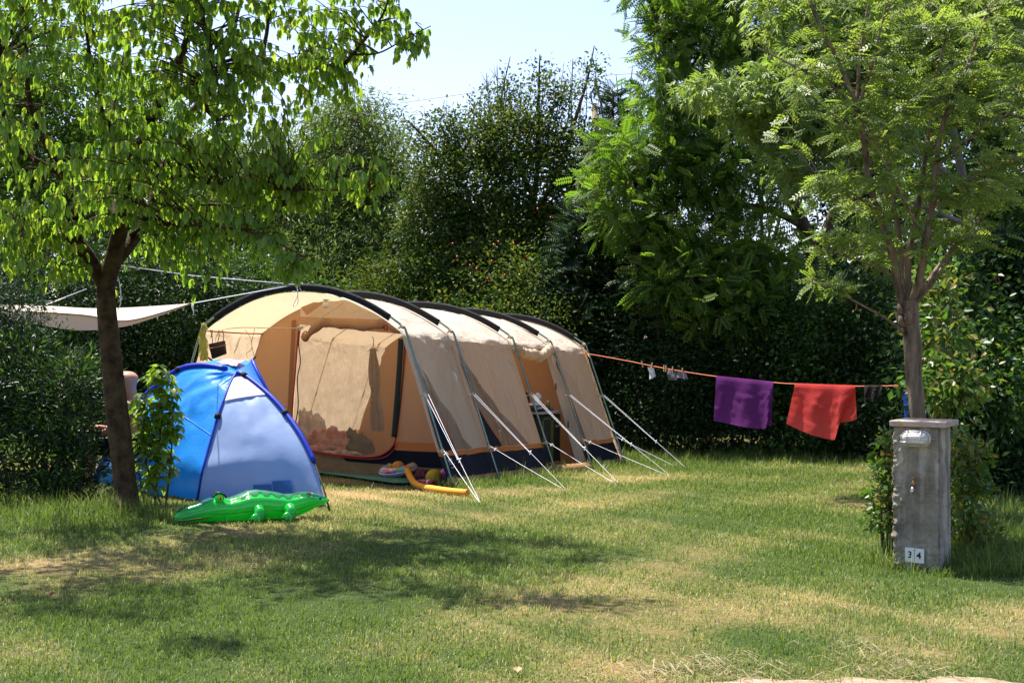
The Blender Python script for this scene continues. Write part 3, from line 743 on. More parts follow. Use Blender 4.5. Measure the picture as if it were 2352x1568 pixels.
# red patterned cloth drying on its roof
rc = [W(497, 839, 13.2), W(540, 848, 12.9), W(562, 835, 13.3), W(525, 831, 13.6)]
mb = MB(); mb.grid([[p+Vector((0, 0, .035+.02*mnoise.noise(p*8))) for p in r] for r in patch(rc, 10)])
tag(mb.build('printed_cloth', PM('red_floral', (.55, .10, .09), .8, col2=(.62, .38, .33), vscale=22), None, True), 'pinkish red printed cloth spread to dry on top of the blue shelter', 'cloth')

# ================================================================ INFLATABLE CROCODILE
M_croc = PM('green_vinyl', (.015, .42, .055), .16, .6, coat=.5, transl=.40, tcol=(.05, .92, .11), bump=.12, bscale=9)
M_crocd = PM('dark_green_print', (.012, .17, .05), .18, .6, coat=.5, transl=.2, tcol=(.03, .4, .08), var=.2, vscale=12)
c_a = G(400, 1203); c_b = G(757, 1186)
CD = (c_b-c_a); CLEN = CD.length; CD.normalize(); CS = Vector((-CD.y, CD.x, 0))
CR = thing('inflatable_crocodile', 'green inflatable pool crocodile lying on the grass before the blue shelter', 'pool float', (c_a+c_b)/2)
xs = [0, .015, .05, .10, .16, .22, .27, .30, .34, .40, .46, .52, .58, .64, .70, .76, .80, .85, .90, .95, .985, 1.0]
hw = [.05, .085, .10, .10, .105, .12, .13, .13, .12, .15, .165, .17, .165, .155, .14, .125, .115, .10, .08, .055, .03, .008]
zt = [.07, .09, .11, .13, .155, .185, .20, .20, .19, .215, .245, .25, .24, .225, .205, .205, .215, .215, .20, .175, .155, .14]
zb = [.025, .01, 0, 0, 0, 0, 0, 0, 0, 0, 0, 0, 0, 0, .0, .005, .02, .045, .075, .10, .12, .13]
def cpos(u, w, z): 
    p = c_a+CD*(u*CLEN)+CS*w; return Vector((p.x, p.y, gz(p.x, p.y)+z+.01))
def csec(u, a):
    h = interp(xs, hw, u); t = interp(xs, zt, u); b = interp(xs, zb, u)
    ca, sa = math.cos(a), math.sin(a); e = .78
    w = h*math.copysign(abs(ca)**e, ca); z = (t+b)/2+(t-b)/2*math.copysign(abs(sa)**e, sa)
    if .30 < u < .98: 
        if sa > .2: z -= .018*math.exp(-((abs(ca)-.62)/.14)**2)    # channels between the back tubes
    if u < .24 and sa > .3: z += .018*math.exp(-((abs(ca)-.55)/.2)**2)*min(1, u*12)
    return w, z
mb = MB(); rows = []
for u in np.concatenate([np.linspace(0, .05, 8), np.linspace(.06, .95, 70), np.linspace(.955, 1, 10)]):
    rows.append([cpos(u, *csec(u, 2*math.pi*k/36)) for k in range(37)])
mb.grid(rows); mb.build('body', M_croc, CR, True)
def cpatch(name, m, u0, u1, a0, a1, out, n=30, k=10, edge=None):
    mb = MB(); rows = []
    for u in np.linspace(u0, u1, n):
        r = []; q = (u-u0)/(u1-u0); f = edge(q) if edge else 1; am = (a0+a1)/2
        for a in np.linspace(am-(am-a0)*f, am+(a1-am)*f, k):
            w, z = csec(u, a); w2, z2 = w*(1+out*7), z+out*math.sin(a); r.append(cpos(u, w2, z2))
        rows.append(r)
    mb.grid(rows); return mb.build(name, m, CR, True)
cpatch('back_print', M_crocd, .33, .80, .95, 2.3, .004, edge=lambda q: (.75+.25*math.sin(q*40))*min(1, 6*q, 6*(1-q)+.1))
cpatch('snout_print', M_crocd, .02, .24, .7, 2.45, .004, edge=lambda q: .6+.4*math.sin(q*3.1))
cpatch('tail_print', M_crocd, .84, .99, .75, 2.4, .004, edge=lambda q: .5+.5*(1-q))
cpatch('side_stripe', M_crocd, .22, .97, 3.28, 3.34, .003, edge=lambda q: .6+.4*math.sin(q*11), k=3)
cpatch('mouth', PM('mouth_red', (.18, .015, .02), .3), .0, .225, 3.42, 3.72, .005, edge=lambda q: (1-q)**.5*(.8+.25*math.sin(q*60)))
cpatch('teeth', M_white, .0, .16, 3.40, 3.47, .007, n=60, edge=lambda q: abs(math.sin(q*38)), k=3)
for w, c in ((-1, M_croc), (1, M_crocd)):
    mb = MB(); e = cpos(.275, w*.085, .205); mb.ball(e, .042, .034, .040, 16, 10); ey = mb.build('eye', c, CR, True)
    if w < 0:
        mb = MB(); mb.ball(e+Vector((.012, -.024, .0)), .021, .014, .021, 12, 8); iris = mb.build('iris', PM('eye_yellow', (.62, .50, .03), .25), ey, True)
        mb = MB(); mb.ball(e+Vector((.016, -.036, 0)), .007, .006, .014, 10, 6); mb.build('pupil', M_dark, ey, True)
        mb = MB(); mb.tube(smoothline([e+Vector((-.035, -.012, .022)), e+Vector((-.005, -.02, .044)), e+Vector((.04, -.01, .03)), e+Vector((.058, .0, .0))], 5), .009, 6); mb.build('brow', M_dark, ey, True)
for u, w in ((.515, -1), (.715, -1), (.515, 1), (.715, 1)):
    s = w*.205; c = cpos(u, s, .065); mb = MB()
    mb.tube([cpos(u, w*.12, .10), cpos(u, w*.16, .095), c], [.05, .055, .05], 12); mb.ball(c, .052, .05, .066, 16, 12)
    for k, (dx, dz) in enumerate(((-.10, -.03), (-.06, -.055), (-.02, -.06))):
        mb.tube([c, c+CD*(dx*.6)+CS*(w*.045)+Vector((0, 0, dz*.5)), c+CD*dx+CS*(w*(.055+.01*k))+Vector((0, 0, dz))], [.034, .024, .003], 8)
    mb.build('leg', M_croc, CR, True)
for u, a, r in ((.865, 2.2, .012), (.875, 1.9, .009), (.80, 2.3, .010), (.79, 2.1, .006)):
    w, z = csec(u, a); mb = MB(); mb.ball(cpos(u, w, z), r*1.5, r, .004, 10, 6); mb.build('white_dot', M_white, CR, True)
mb = MB(); w, z = csec(.855, 1.9); mb.ball(cpos(.855, w, z), .016, .013, .006, 10, 6); mb.build('orange_dot', M_orange, CR, True)
mb = MB(); w, z = csec(.925, 2.75); mb.ball(cpos(.925, w, z), .015, .006, .015, 12, 8); rb = mb.build('round_logo', PM('logo_blue', (.01, .03, .28), .3), CR, True)

# ================================================================ STONE SERVICE PILLAR
PC = Vector((2.838, 8.48, 0)); PN_ = Vector((-.533, -.846, 0)).normalized(); PU = Vector((PN_.y, -PN_.x, 0))
if PU.x < 0: PU = -PU                                            # along the front, to the right
PW, PH = .31, .965
P0 = PC-PU*PW                                                    # front left foot
def PP3(u, dep, z): return P0+PU*u-PN_*dep+Vector((0, 0, z))
PIL = thing('water_pillar', 'weathered grey rendered pillar carrying a bulkhead lamp, tap and number plate', 'pillar', PP3(PW/2, .15, 0))
M_conc = PM('grey_render', (.23, .21, .17), .92, .15, col2=(.40, .37, .30), vscale=5, bump=.9, bscale=14, bump2=(.5, 70))
def stain(m):
    nt = m.node_tree; N = nt.nodes; L = nt.links; bs = N['Principled BSDF']; src = bs.inputs['Base Color'].links[0].from_socket
    tc = N.new('ShaderNodeTexCoord'); mp = N.new('ShaderNodeMapping'); mp.inputs['Scale'].default_value = (9, 9, .9); L.new(tc.outputs['Object'], mp.inputs[0])
    nz = N.new('ShaderNodeTexNoise'); nz.inputs['Scale'].default_value = 1.6; nz.inputs['Detail'].default_value = 4; L.new(mp.outputs[0], nz.inputs['Vector'])
    r = N.new('ShaderNodeValToRGB'); r.color_ramp.elements[0].position = .42; r.color_ramp.elements[1].position = .62
    r.color_ramp.elements[0].color = (.62, .60, .57, 1); r.color_ramp.elements[1].color = (1.1, 1.08, 1.05, 1); L.new(nz.outputs['Fac'], r.inputs[0])
    mx = N.new('ShaderNodeMix'); mx.data_type = 'RGBA'; mx.blend_type = 'MULTIPLY'; mx.inputs[0].default_value = 1
    L.new(src, mx.inputs[6]); L.new(r.outputs[0], mx.inputs[7]); L.new(mx.outputs[2], bs.inputs['Base Color'])
stain(M_conc)
def rough_face(o, du, dv, n0, nu, nv, amp, seed, edge=True, lump=None):
    rows = []
    for j in range(nv+1):
        r = []
        for i in range(nu+1):
            a, b = i/nu, j/nv; p = Vector(o)+Vector(du)*a+Vector(dv)*b
            k = amp*(mnoise.noise(p*5+Vector((seed, 0, 0)))+.6*mnoise.noise(p*13)+.35*mnoise.noise(p*34)+.2*mnoise.noise(p*80))
            if lump: k += lump(a, b, p)
            p = p+Vector(n0)*k
            r.append(p)
        rows.append(r)
    return rows
def front_lump(a, b, p):
    l = max(0, .35-a)/.35
    crust = mnoise.noise(Vector((a*3, b*5, 7)))
    k = .030*max(0, crust)*l*2+.022*max(0, mnoise.noise(p*24))*l*2+.012*mnoise.noise(p*55)*l
    lo = max(0, .42-b)/.42
    k += .026*max(0, mnoise.noise(Vector((a*3.5+2, b*7, 1))))*lo*1.8+.014*abs(mnoise.noise(p*17))*lo
    return k
# one closed skin: go round the four sides
NV = 150; rows = []
sides = [(0, PU, PN_, 60, PW), (1, -PN_, PU, 50, .29), (2, -PU, -PN_, 16, PW), (3, PN_, -PU, 24, .29)]
for j in range(NV+1):
    b = j/NV; z = b*PH; r = []
    for si, du, n0, n, ln in sides:
        o = [PP3(0, 0, 0), PP3(PW, 0, 0), PP3(PW, .29, 0), PP3(0, .29, 0)][si]
        for i in range(n):
            a = i/n; p = o+du*(ln*a)+Vector((0, 0, z-.04*(1-b)))
            k = .008*(mnoise.noise(p*5)+.6*mnoise.noise(p*13)+.4*mnoise.noise(p*34)+.25*mnoise.noise(p*90))
            if si == 0:
                k += front_lump(a, b, p)
                if (.2 < a < .75 and b < .22) or (.3 < a < .6 and .5 < b < .7): k = min(k, .010)
                if .12 < a < .9 and b > .86: k = min(k, .0)
            if si == 3: k += front_lump(1-a if a > .7 else .0, b, p)*.8
            e = min(a, 1-a)*ln; k -= .012*math.exp(-(e/.012)**2)*(.6+.8*abs(mnoise.noise(p*20)))
            if b < .2: k += .012*(1-b/.2)*abs(mnoise.noise(p*9))
            r.append(p+n0*k)
    r.append(r[0]); rows.append(r)
mb = MB(); mb.grid(rows); mb.build('shaft', M_conc, PIL, True)
M_cap = PM('cap_slab', (.30, .245, .21), .9, .15, col2=(.42, .36, .31), vscale=18, bump=.6, bscale=40)
def cap_lichen(m):
    nt = m.node_tree; N = nt.nodes; L = nt.links; bs = N['Principled BSDF']; src = bs.inputs['Base Color'].links[0].from_socket
    tc = N.new('ShaderNodeTexCoord'); nz = N.new('ShaderNodeTexNoise'); nz.inputs['Scale'].default_value = 11; nz.inputs['Detail'].default_value = 6; L.new(tc.outputs['Object'], nz.inputs['Vector'])
    r = N.new('ShaderNodeValToRGB'); r.color_ramp.elements[0].position = .52; r.color_ramp.elements[1].position = .6; L.new(nz.outputs['Fac'], r.inputs[0])
    mx = N.new('ShaderNodeMix'); mx.data_type = 'RGBA'; L.new(r.outputs[0], mx.inputs[0]); L.new(src, mx.inputs[6]); mx.inputs[7].default_value = (.42, .24, .05, 1); L.new(mx.outputs[2], bs.inputs['Base Color'])
cap_lichen(M_cap)
mb = MB(); mb.box(PP3(PW/2+.012, .15, PH+.024), PU*.185, -PN_*.185, Vector((0, 0, .019))); mb.build('cap', M_cap, PIL, bevel=.005)
mb = MB(); mb.box(PP3(PW/2, .15, PH-.004), PU*.148, -PN_*.14, Vector((0, 0, .012))); mb.build('mortar_bed', PM('rusty_mortar', (.16, .075, .04), .9, var=.3), PIL)
# bulkhead lamp
lc = (PW*.5, .0, .893)
def LP(u, out, z): return PP3(lc[0]+u, -out, lc[2]+z)
def stadium(w, h, n=12):
    r = h/2; pts = []
    for k in range(n+1): a = -math.pi/2+math.pi*k/n; pts.append((w/2-r+r*math.cos(a), r*math.sin(a)))
    for k in range(n+1): a = math.pi/2+math.pi*k/n; pts.append((-w/2+r+r*math.cos(a), r*math.sin(a)))
    return pts
mb = MB(); rows = []
for w, h, o in ((.200, .112, .0), (.200, .112, .028), (.192, .104, .036), (.176, .088, .036)):
    q = stadium(w, h); rows.append([LP(u, o, z) for u, z in q+[q[0]]])
mb.grid(rows); lampo = mb.build('lamp', PM('cream_lamp_base', (.50, .47, .40), .35, .5), PIL, True)
mb = MB(); rows = []
for w, h, o in ((.178, .090, .034), (.170, .084, .055), (.150, .066, .074), (.115, .035, .084), (.09, .01, .086)):
    q = stadium(w, h); rows.append([LP(u, o, z) for u, z in q+[q[0]]])
mb.grid(rows); mb.add([LP(u, .086, z) for u, z in stadium(.09, .01)], [tuple(range(26))])
mb.build('lamp_glass', PM('ribbed_glass', (.62, .62, .60), .12, .7, alpha=.75, coat=.5, bump=.2, bscale=60, stretch=(1, 1, .1)), lampo, True)
mb = MB()
q = stadium(.15, .07)
for z in (.018, -.022):
    mb.tube(smoothline([LP(-.097, .034, z), LP(-.088, .07, z), LP(-.05, .092, z), (LP(.05, .092, z)), LP(.088, .07, z), LP(.097, .034, z)], 5), .0035, 6)
for u in (-.045, .045):
    mb.tube(smoothline([LP(u, .034, -.054), LP(u, .07, -.047), LP(u, .094, -.02), LP(u, .094, .02), LP(u, .07, .047), LP(u, .034, .054)], 5), .0035, 6)
q = stadium(.19, .10); mb.tube([LP(u, .038, z) for u, z in q+[q[0]]], .004, 6, caps=False)
mb.build('wire_guard', PM('galvanised', (.55, .55, .52), .35, metal=.7), lampo, True)
for u in (-.108, .110):
    mb = MB(); mb.ball(LP(u, .012, -.002), .011, n=10, m=6); mb.build('fixing_screw', M_grey, lampo, True)
# tap
def TPn(u, o, z): return PP3(.142+u, -o, .585+z)
TA_ = PM('brass', (.35, .20, .07), .35, metal=.8)
mb = MB(); mb.tube([TPn(0, -.01, 0), TPn(0, .035, 0)], .011, 10); mb.tube([TPn(0, .03, .035), TPn(0, .03, -.02)], .010, 10); mb.tube([TPn(0, .03, .055), TPn(0, .03, .035)], [.006, .011], 8)
tp = mb.build('tap', TA_, PIL, True)
mb = MB(); mb.tube([TPn(0, .03, -.015), TPn(-.004, .045, -.03), TPn(-.006, .052, -.062)], [.011, .012, .013], 10); mb.build('spout', PM('chrome_tap', (.45, .45, .45), .2, metal=.9), tp, True)
mb = MB(); mb.tube([TPn(-.02, .036, .012), TPn(.026, .036, .012)], .004, 6); mb.build('handle', TA_, tp, True)
# number plate 3 | 4
M_plate = PM('plate_white', (.62, .64, .58), .5, .4); M_ink = PM('plate_ink', (.012, .013, .03), .5)
pz0, ph, pw = .066, .096, .0615
npz = pz0+ph/2
plate = None
for k, ch in enumerate('34'):
    u = .084+pw/2+k*(pw+.0025)
    mb = MB(); mb.box(PP3(u, -.020, npz-.002*k), PU*pw/2, PN_*.004, Vector((0, 0, ph/2)))
    pl_ = mb.build('number_plate', M_plate, PIL, bevel=.001)
    text_mesh('digit', ch, .062, M_ink, basis(PP3(u+(.002 if k == 0 else -.003), -.0255, npz-.002*k), PU, Vector((0, 0, 1)), PN_), pl_, bold=.0011, extrude=.0005)
mb = MB(); mb.ball(PP3(.084+pw+.001, -.026, pz0+ph*.86), .005, n=10, m=6); mb.build('fixing_screw', TA_, PIL, True)

# ================================================================ CLOTHES LINE
LA, LB = W(1330, 809, 18.35), W(2236, 884, 13.3)
ldir = Vector((LB.x-LA.x, LB.y-LA.y, 0)).normalized(); lnrm = Vector((-ldir.y, ldir.x, 0))
if lnrm.y > 0: lnrm = -lnrm                                      # towards the viewer
def onl(x, y, out=0.0): return on_plane(x, y, LA+lnrm*out, lnrm)
line_px = [(1327, 808), (1440, 828.5), (1526, 845.6), (1645, 864.4), (1775, 878), (1826.6, 881.5), (1963, 886.6), (2079.5, 885), (2236, 878)]
lxs = [p[0] for p in line_px]; lys = [p[1] for p in line_px]
def ly(x): return interp(lxs, lys, x)
mb = MB(); mb.tube(smoothline([onl(*p) for p in line_px], 6), .0055, 6)
tag(mb.build('clothes_line', PM('orange_cord', (.62, .16, .08), .6, transl=.0), None, True), 'thin orange washing line strung from the tent to the trees on the right', 'clothes line')
M_peg = PM('peg_wood', (.55, .38, .16), .7, var=.1)
pegs = [(1343, 'brown wooden clothes peg nearest the tent on the orange line', 2), (1350.5, 'tilted pale clothes peg, second from the tent on the orange line', -4),
        (1475.5, 'wooden clothes peg alone on the line just before the white sock', -1.5), (1497, 'wooden clothes peg gripping the white sock', 1),
        (1525, 'wooden clothes peg, the tent-side one of the close pair after the white sock', 0), (1529.5, 'wooden clothes peg, the towel-side one of the close pair after the white sock', .5),
        (1545, 'wooden clothes peg holding the darker grey sock', 0), (1567, 'wooden clothes peg holding the grey sock beside the purple towel', .5),
        (2077, 'wooden clothes peg on the line at the blue towel by the tree trunk', 0)]
for x, lab, tl in pegs:
    y = ly(x); T = thing('clothes_peg', lab, 'clothes peg', onl(x, y), 'wooden pegs on the washing line')
    for s in (-1, 1):
        mb = MB(); mb.tube([onl(x+tl+s*.2, y-7, s*.010), onl(x+tl*.3, y, s*.010), onl(x-tl*.9, y+7.5, s*.012)], .0085, 6, flat=.8); mb.build('jaw', M_peg, T)
def cloth(name, top, bottom, m, label, out, seed, n=26, k=22, fold=.04, ff=2.2, parent=None, flare=0.0):
    """cloth hanging on the line: top x range, bottom picture polyline"""
    bx = [b[0] for b in bottom]; rows = []
    bb = [Vector((b[0], b[1], 0)) for b in bottom]; d = [0]
    for a, b in zip(bb, bb[1:]): d.append(d[-1]+(b-a).length)
    d = [q/d[-1] for q in d]
    for j in range(k+1):
        q = j/k; r = []
        for i in range(n+1):
            w = i/n; x0 = top[0]+(top[1]-top[0])*w; y0 = ly(x0)
            x1 = interp(d, [b[0] for b in bottom], w); y1 = interp(d, [b[1] for b in bottom], w)
            x = x0+(x1-x0)*q; y = y0+(y1-y0)*q
            rp = fold*min(1, q*2.5)*(math.sin(w*ff*6.28+seed+q*.9)*.5+.5*mnoise.noise(Vector((w*4+seed, q*1.3, seed))))+.012*min(1, q*3)*mnoise.noise(Vector((w*14, q*9, seed)))
            o = out*(1 if q > .04 else .35)+rp+flare*q
            r.append(onl(x, y-(2.0 if j == 0 else 0), o))
        rows.append(r)
    mb = MB(); mb.grid(rows); o = mb.build(name, m, parent, True)
    if label: pass
    return o
def towel(kind, label, cat, top, front, back, m, seed, **kw):
    T = thing(kind, label, cat, onl((top[0]+top[1])/2, ly(sum(top)/2)))
    cloth('front_half', top, front, m, None, .02, seed, parent=T, **kw)
    cloth('back_half', top, back, m, None, -.03, seed+2, parent=T, **kw)
    return T
M_purple = PM('purple_terry', (.125, .024, .145), .9, .15, transl=.20, tcol=(.24, .045, .33), bump=.4, bscale=60)
M_redt = PM('red_terry', (.62, .07, .06), .9, .15, transl=.30, tcol=(.85, .09, .08), bump=.4, bscale=60)
towel('bath_towel', 'purple towel folded over the washing line', 'towel', (1645, 1776), [(1639, 966), (1660, 969), (1700, 979), (1735, 984), (1759, 985), (1767, 945)], [(1645, 960), (1700, 965), (1772, 979)], M_purple, 1.0)
towel('bath_towel', 'bright red towel hanging unevenly over the washing line', 'towel', (1826, 1964), [(1806, 973), (1835, 987), (1865, 999), (1895, 1007), (1917, 1010), (1933, 960)], [(1840, 960), (1900, 968), (1932, 970), (1952, 968), (1968, 962)], M_redt, 2.4)
M_sock = PM('white_knit', (.62, .62, .62), .9, transl=.2); M_gsock = PM('grey_knit', (.10, .10, .11), .9, transl=.1)
def sock(label, pxs, m, seed):
    c = [onl(*p) for p in pxs]; rows = patch(c, 8)
    mb = MB(); mb.grid([[p+lnrm*(.025+.02*mnoise.noise(p*14)) for p in r] for r in rows]); mb.grid([[p-lnrm*(.012+.01*mnoise.noise(p*11)) for p in r] for r in rows])
    tag(mb.build('sock', m, None, True), label, 'sock')
sock('small white sock pegged to the washing line', [(1492, 842), (1500, 845), (1505, 864), (1495, 871)], M_sock, 1)
sock('dark grey sock on the line, the left of the two grey ones', [(1536, 848), (1551, 851), (1557, 872), (1538, 873)], M_gsock, 2)
sock('mid grey sock spread like a triangle, next to the purple towel', [(1561, 852), (1572, 853), (1580, 871), (1556, 866)], PM('grey_knit_light', (.15, .15, .17), .9, transl=.1), 3)
mbk = PM('black_brown_lace', (.016, .011, .010), .8, alpha=.85)
T = thing('dark_garment', 'small dark brown garment with two hanging legs, to the right of the red towel', 'clothes', onl(2005, 886))
cloth('cloth', (1985, 2027), [(1985, 928), (1992, 915), (2000, 915), (2008, 927), (2014, 922), (2020, 905)], mbk, None, .01, 6, parent=T, fold=.02)
M_btow = PM('royal_blue_terry', (.012, .055, .30), .9, .15, transl=.2, tcol=(.01, .08, .5), bump=.4, bscale=60)
towel('bath_towel', 'dark blue towel on the line, behind the trunk of the young tree', 'towel', (2072, 2146), [(2078, 962), (2110, 968), (2140, 962)], [(2084, 955), (2140, 950)], M_btow, 5)

# ================================================================ AWNING SHEET AND ROPES ON THE LEFT
M_tarp = PM('cream_canvas', (.62, .54, .42), .85, .2, transl=.35, tcol=(.72, .56, .36), bump=.2, bscale=8)
TR = thing('awning_sheet', 'cream canvas sheet slung between ropes behind the leaning maple trunk', 'awning', W(250, 730, 14.8))
up = [(-260, 690, 16.2), (-60, 698, 16.0), (100, 702, 15.8), (200, 707.5, 15.6), (270, 707, 15.45), (350, 703, 15.3), (440, 696.5, 15.0)]
se = [(-260, 720, 14.5), (-60, 714, 14.5), (60, 716, 14.5), (195, 724, 14.55), (270, 737, 14.6), (330, 730, 14.75), (439, 697.5, 15.0)]
lo = [(-260, 740, 14.45), (-60, 728, 14.45), (60, 741, 14.45), (160, 757, 14.5), (230, 757, 14.55), (310, 744, 14.72), (439, 698.5, 15.0)]
def curve(c, n=36): return resample([W(*p) for p in c], n)
u_, s_, l_ = curve(up), curve(se), curve(lo)
mb = MB(); mb.grid([[u_[i].lerp(s_[i], k/8)-Vector((0, 0, .05*math.sin(math.pi*k/8)*math.sin(math.pi*i/36))) for i in range(37)] for k in range(9)]); mb.build('canvas', M_tarp, TR, True)
mb = MB(); mb.grid([[s_[i].lerp(l_[i], k/4) for i in range(37)] for k in range(5)]); mb.build('valance', M_tarp, TR, True)
mb = MB(); mb.tube([p+Vector((0, -.01, 0)) for p in s_], .007, 5); mb.build('hem_seam', PM('dark_seam', (.06, .04, .03), .8), TR, True)
apex = hoop_pts(0, 2.03, 2.031, 1, .05)[0]
mb = MB(); mb.tube([W(440, 697, 15.0), apex], .006, 6); mb.tube([W(443, 697, 15), W(442, 706, 15), W(445, 716, 15), W(444, 724, 15)], [.014, .010, .006, .004], 6)
tag(mb.build('awning_rope', M_rope, None, True), 'pale blue-white rope from the awning corner to the top of the tent hoop', 'rope')
mb = MB(); mb.tube([W(272, 609, 11.75), W(440, 633, 13.0), apex], .005, 6); mb.tube(smoothline([apex, apex+Vector((.03, -.05, -.1)), apex+Vector((-.02, -.06, -.24)), apex+Vector((.03, -.05, -.2)), apex+Vector((.02, -.04, 0)), apex+Vector((.07, -.04, -.08)), apex+Vector((.03, -.03, .02))], 6), .005, 5)
tag(mb.build('ridge_rope', M_rope, None, True), 'pale rope from the maple trunk to a loose knot on the tent hoop', 'rope')
mb = MB(); mb.tube([W(100, 702, 15.8), W(198, 664, 13.0)], .006, 6); tag(mb.build('tarp_rope', M_rope, None, True), 'short rope holding the far left edge of the awning up to the maple', 'rope')
mb = MB(); mb.tube(smoothline([W(268, 625, 11.55), W(276, 660, 11.5), W(277, 695, 11.5), W(270, 712, 11.5)], 6), .005, 5); tag(mb.build('dangling_cord', M_rope, None, True), 'loose cord dangling against the maple trunk above the awning', 'rope')

# ================================================================ SEATED PERSON BEHIND THE TRUNK
M_skin = PM('skin', (.50, .24, .17), .5, .35, var=.05, vscale=8, transl=0)
M_shorts = PM('black_shorts', (.012, .012, .014), .8)
pd = 12.95
hc = W(295, 893, pd)                               # head centre
gzp = gz(hc.x, pd)
base = Vector((hc.x-.02, pd, gzp))
PE = thing('person', 'bare-chested bald person in black shorts sitting behind the maple trunk, facing left', 'person', base)
def pv(dx, dy, z): return (base.x+dx, base.y+dy, gzp+z)
verts = [(pv(.08, 0, .47), .14), (pv(.10, 0, .66), .145), (pv(.09, 0, .84), .15), (pv(.06, 0, .95), .075), (pv(.04, 0, 1.02), .066),
         (pv(.0, 0, 1.08), .105), (pv(.0, 0, 1.15), .132), (pv(.01, 0, 1.21), .115), (pv(.01, 0, 1.245), .05),
         (pv(.06, -.19, .90), .062), (pv(.03, -.25, .68), .048), (pv(-.22, -.20, .62), .037), (pv(-.30, -.17, .63), .026),
         (pv(.06, .19, .90), .062), (pv(.03, .25, .68), .048), (pv(-.20, .20, .64), .037), (pv(-.30, .17, .66), .026),
         (pv(-.02, -.11, .50), .095), (pv(-.38, -.14, .50), .062), (pv(-.42, -.14, .12), .042), (pv(-.42, -.14, .05), .036), (pv(-.56, -.16, .03), .03),
         (pv(-.02, .11, .50), .095), (pv(-.38, .14, .50), .062), (pv(-.42, .14, .12), .042), (pv(-.42, .14, .05), .036), (pv(-.56, .16, .03), .03)]
edges = [(0, 1), (1, 2), (2, 3), (3, 4), (4, 5), (5, 6), (6, 7), (7, 8), (2, 9), (9, 10), (10, 11), (11, 12), (2, 13), (13, 14), (14, 15), (15, 16), (0, 17), (17, 18), (18, 19), (19, 20), (20, 21), (0, 22), (22, 23), (23, 24), (24, 25), (25, 26)]
def finger_chain(wi, side):
    w = Vector(verts[wi][0]); e = Vector(verts[wi-1][0]); d = (w-e).normalized(); sd = Vector((0, side, 0))
    pi = len(verts); verts.append((tuple(w+d*.05), .028)); edges.append((wi, pi))
    for k, (o, l) in enumerate(((-.030, .062), (-.010, .072), (.010, .068), (.030, .052))):
        a = w+d*.085+sd*o; b = a+d*l*.55+Vector((0, 0, -.008)); c = b+d*l*.45+Vector((0, 0, -.022)); i = len(verts)
        verts.extend([(tuple(a), .0095), (tuple(b), .0085), (tuple(c), .007)]); edges.extend([(pi, i), (i, i+1), (i+1, i+2)])
    a = w+d*.04-sd*.045; b = a+d*.035-sd*.01+Vector((0, 0, -.01)); i = len(verts); verts.extend([(tuple(a), .011), (tuple(b), .0085)]); edges.extend([(pi, i), (i, i+1)])
finger_chain(12, -1); finger_chain(16, 1)
me = bpy.data.meshes.new('skeleton'); me.from_pydata([v for v, r in verts], edges, []); so = bpy.data.objects.new('skeleton', me); COL.objects.link(so)
sk = so.modifiers.new('s', 'SKIN'); sk.use_smooth_shade = True
for i, (v, r) in enumerate(verts): me.skin_vertices[0].data[i].radius = (r, r); me.skin_vertices[0].data[i].use_root = (i == 0)
su = so.modifiers.new('d', 'SUBSURF'); su.levels = 2
dg = bpy.context.evaluated_depsgraph_get(); bme = bpy.data.meshes.new_from_object(so.evaluated_get(dg)); bpy.data.objects.remove(so)
# shape the head: brow, nose, chin, ears pressed from the skull
hx0, hz0 = base.x-.0, gzp+1.15
for v in bme.vertices:
    p = v.co
    if p.z > gzp+1.05 and abs(p.y-base.y) < .12:
        dz = p.z-hz0; fx = hx0-p.x
        if fx > .03:
            yn = abs(p.y-base.y)
            p.x -= .030*math.exp(-((dz+.025)/.022)**2-(yn/.016)**2)          # nose
            p.x -= .012*math.exp(-((dz-.03)/.018)**2-(yn/.05)**2)            # brow
            p.x += .012*math.exp(-((dz-.005)/.014)**2-((yn-.032)/.014)**2)   # eye sockets
            p.x -= .016*math.exp(-((dz+.095)/.022)**2-(yn/.03)**2)           # chin
        if abs(abs(p.y-base.y)-.085) < .03: p.y += math.copysign(.016, p.y-base.y)*math.exp(-((dz+.005)/.03)**2-((p.x-hx0-.015)/.018)**2)
for p in bme.polygons: p.use_smooth = True
bme.materials.clear(); bme.materials.append(M_skin); bme.name = 'body'; link(bpy.data.objects.new('body', bme), PE)
for s in (-1, 1):
    mb = MB(); mb.ball(Vector(pv(-.094, s*.033, 1.155)), .014, n=10, m=8); mb.build('eye', PM('eye_white', (.6, .58, .55), .3), PE, True)
mb = MB(); mb.tube([pv(-.095, -.022, 1.088), pv(-.105, 0, 1.09), pv(-.095, .022, 1.088)], [.003, .006, .003], 6); mb.build('mouth', PM('lips', (.38, .13, .11), .5), PE, True)
mb = MB()
mb.tube([pv(.10, 0, .44), pv(.09, 0, .50), pv(.09, 0, .60)], [.165, .172, .165], 16)
for s in (-1, 1): mb.tube([pv(.05, s*.10, .50), pv(-.12, s*.125, .505), pv(-.30, s*.14, .505)], [.118, .108, .098], 14)
mb.build('shorts', M_shorts, PE, True)
CH = thing('camping_chair', 'low dark folding chair under the person behind the maple trunk', 'chair', base+Vector((.08, 0, 0)))
mb = MB(); mb.grid([[Vector(pv(x, y, z)) for y in np.linspace(-.26, .26, 8)] for x, z in ((-.22, .37), (-.05, .345), (.12, .335), (.27, .36))]); mb.build('seat', M_dark, CH, True)
mb = MB(); mb.grid([[Vector(pv(x+.02*math.cos(y*8), y, z)) for y in np.linspace(-.26, .26, 8)] for x, z in ((.285, .40), (.31, .60), (.345, .82))]); mb.build('backrest', M_dark, CH, True)
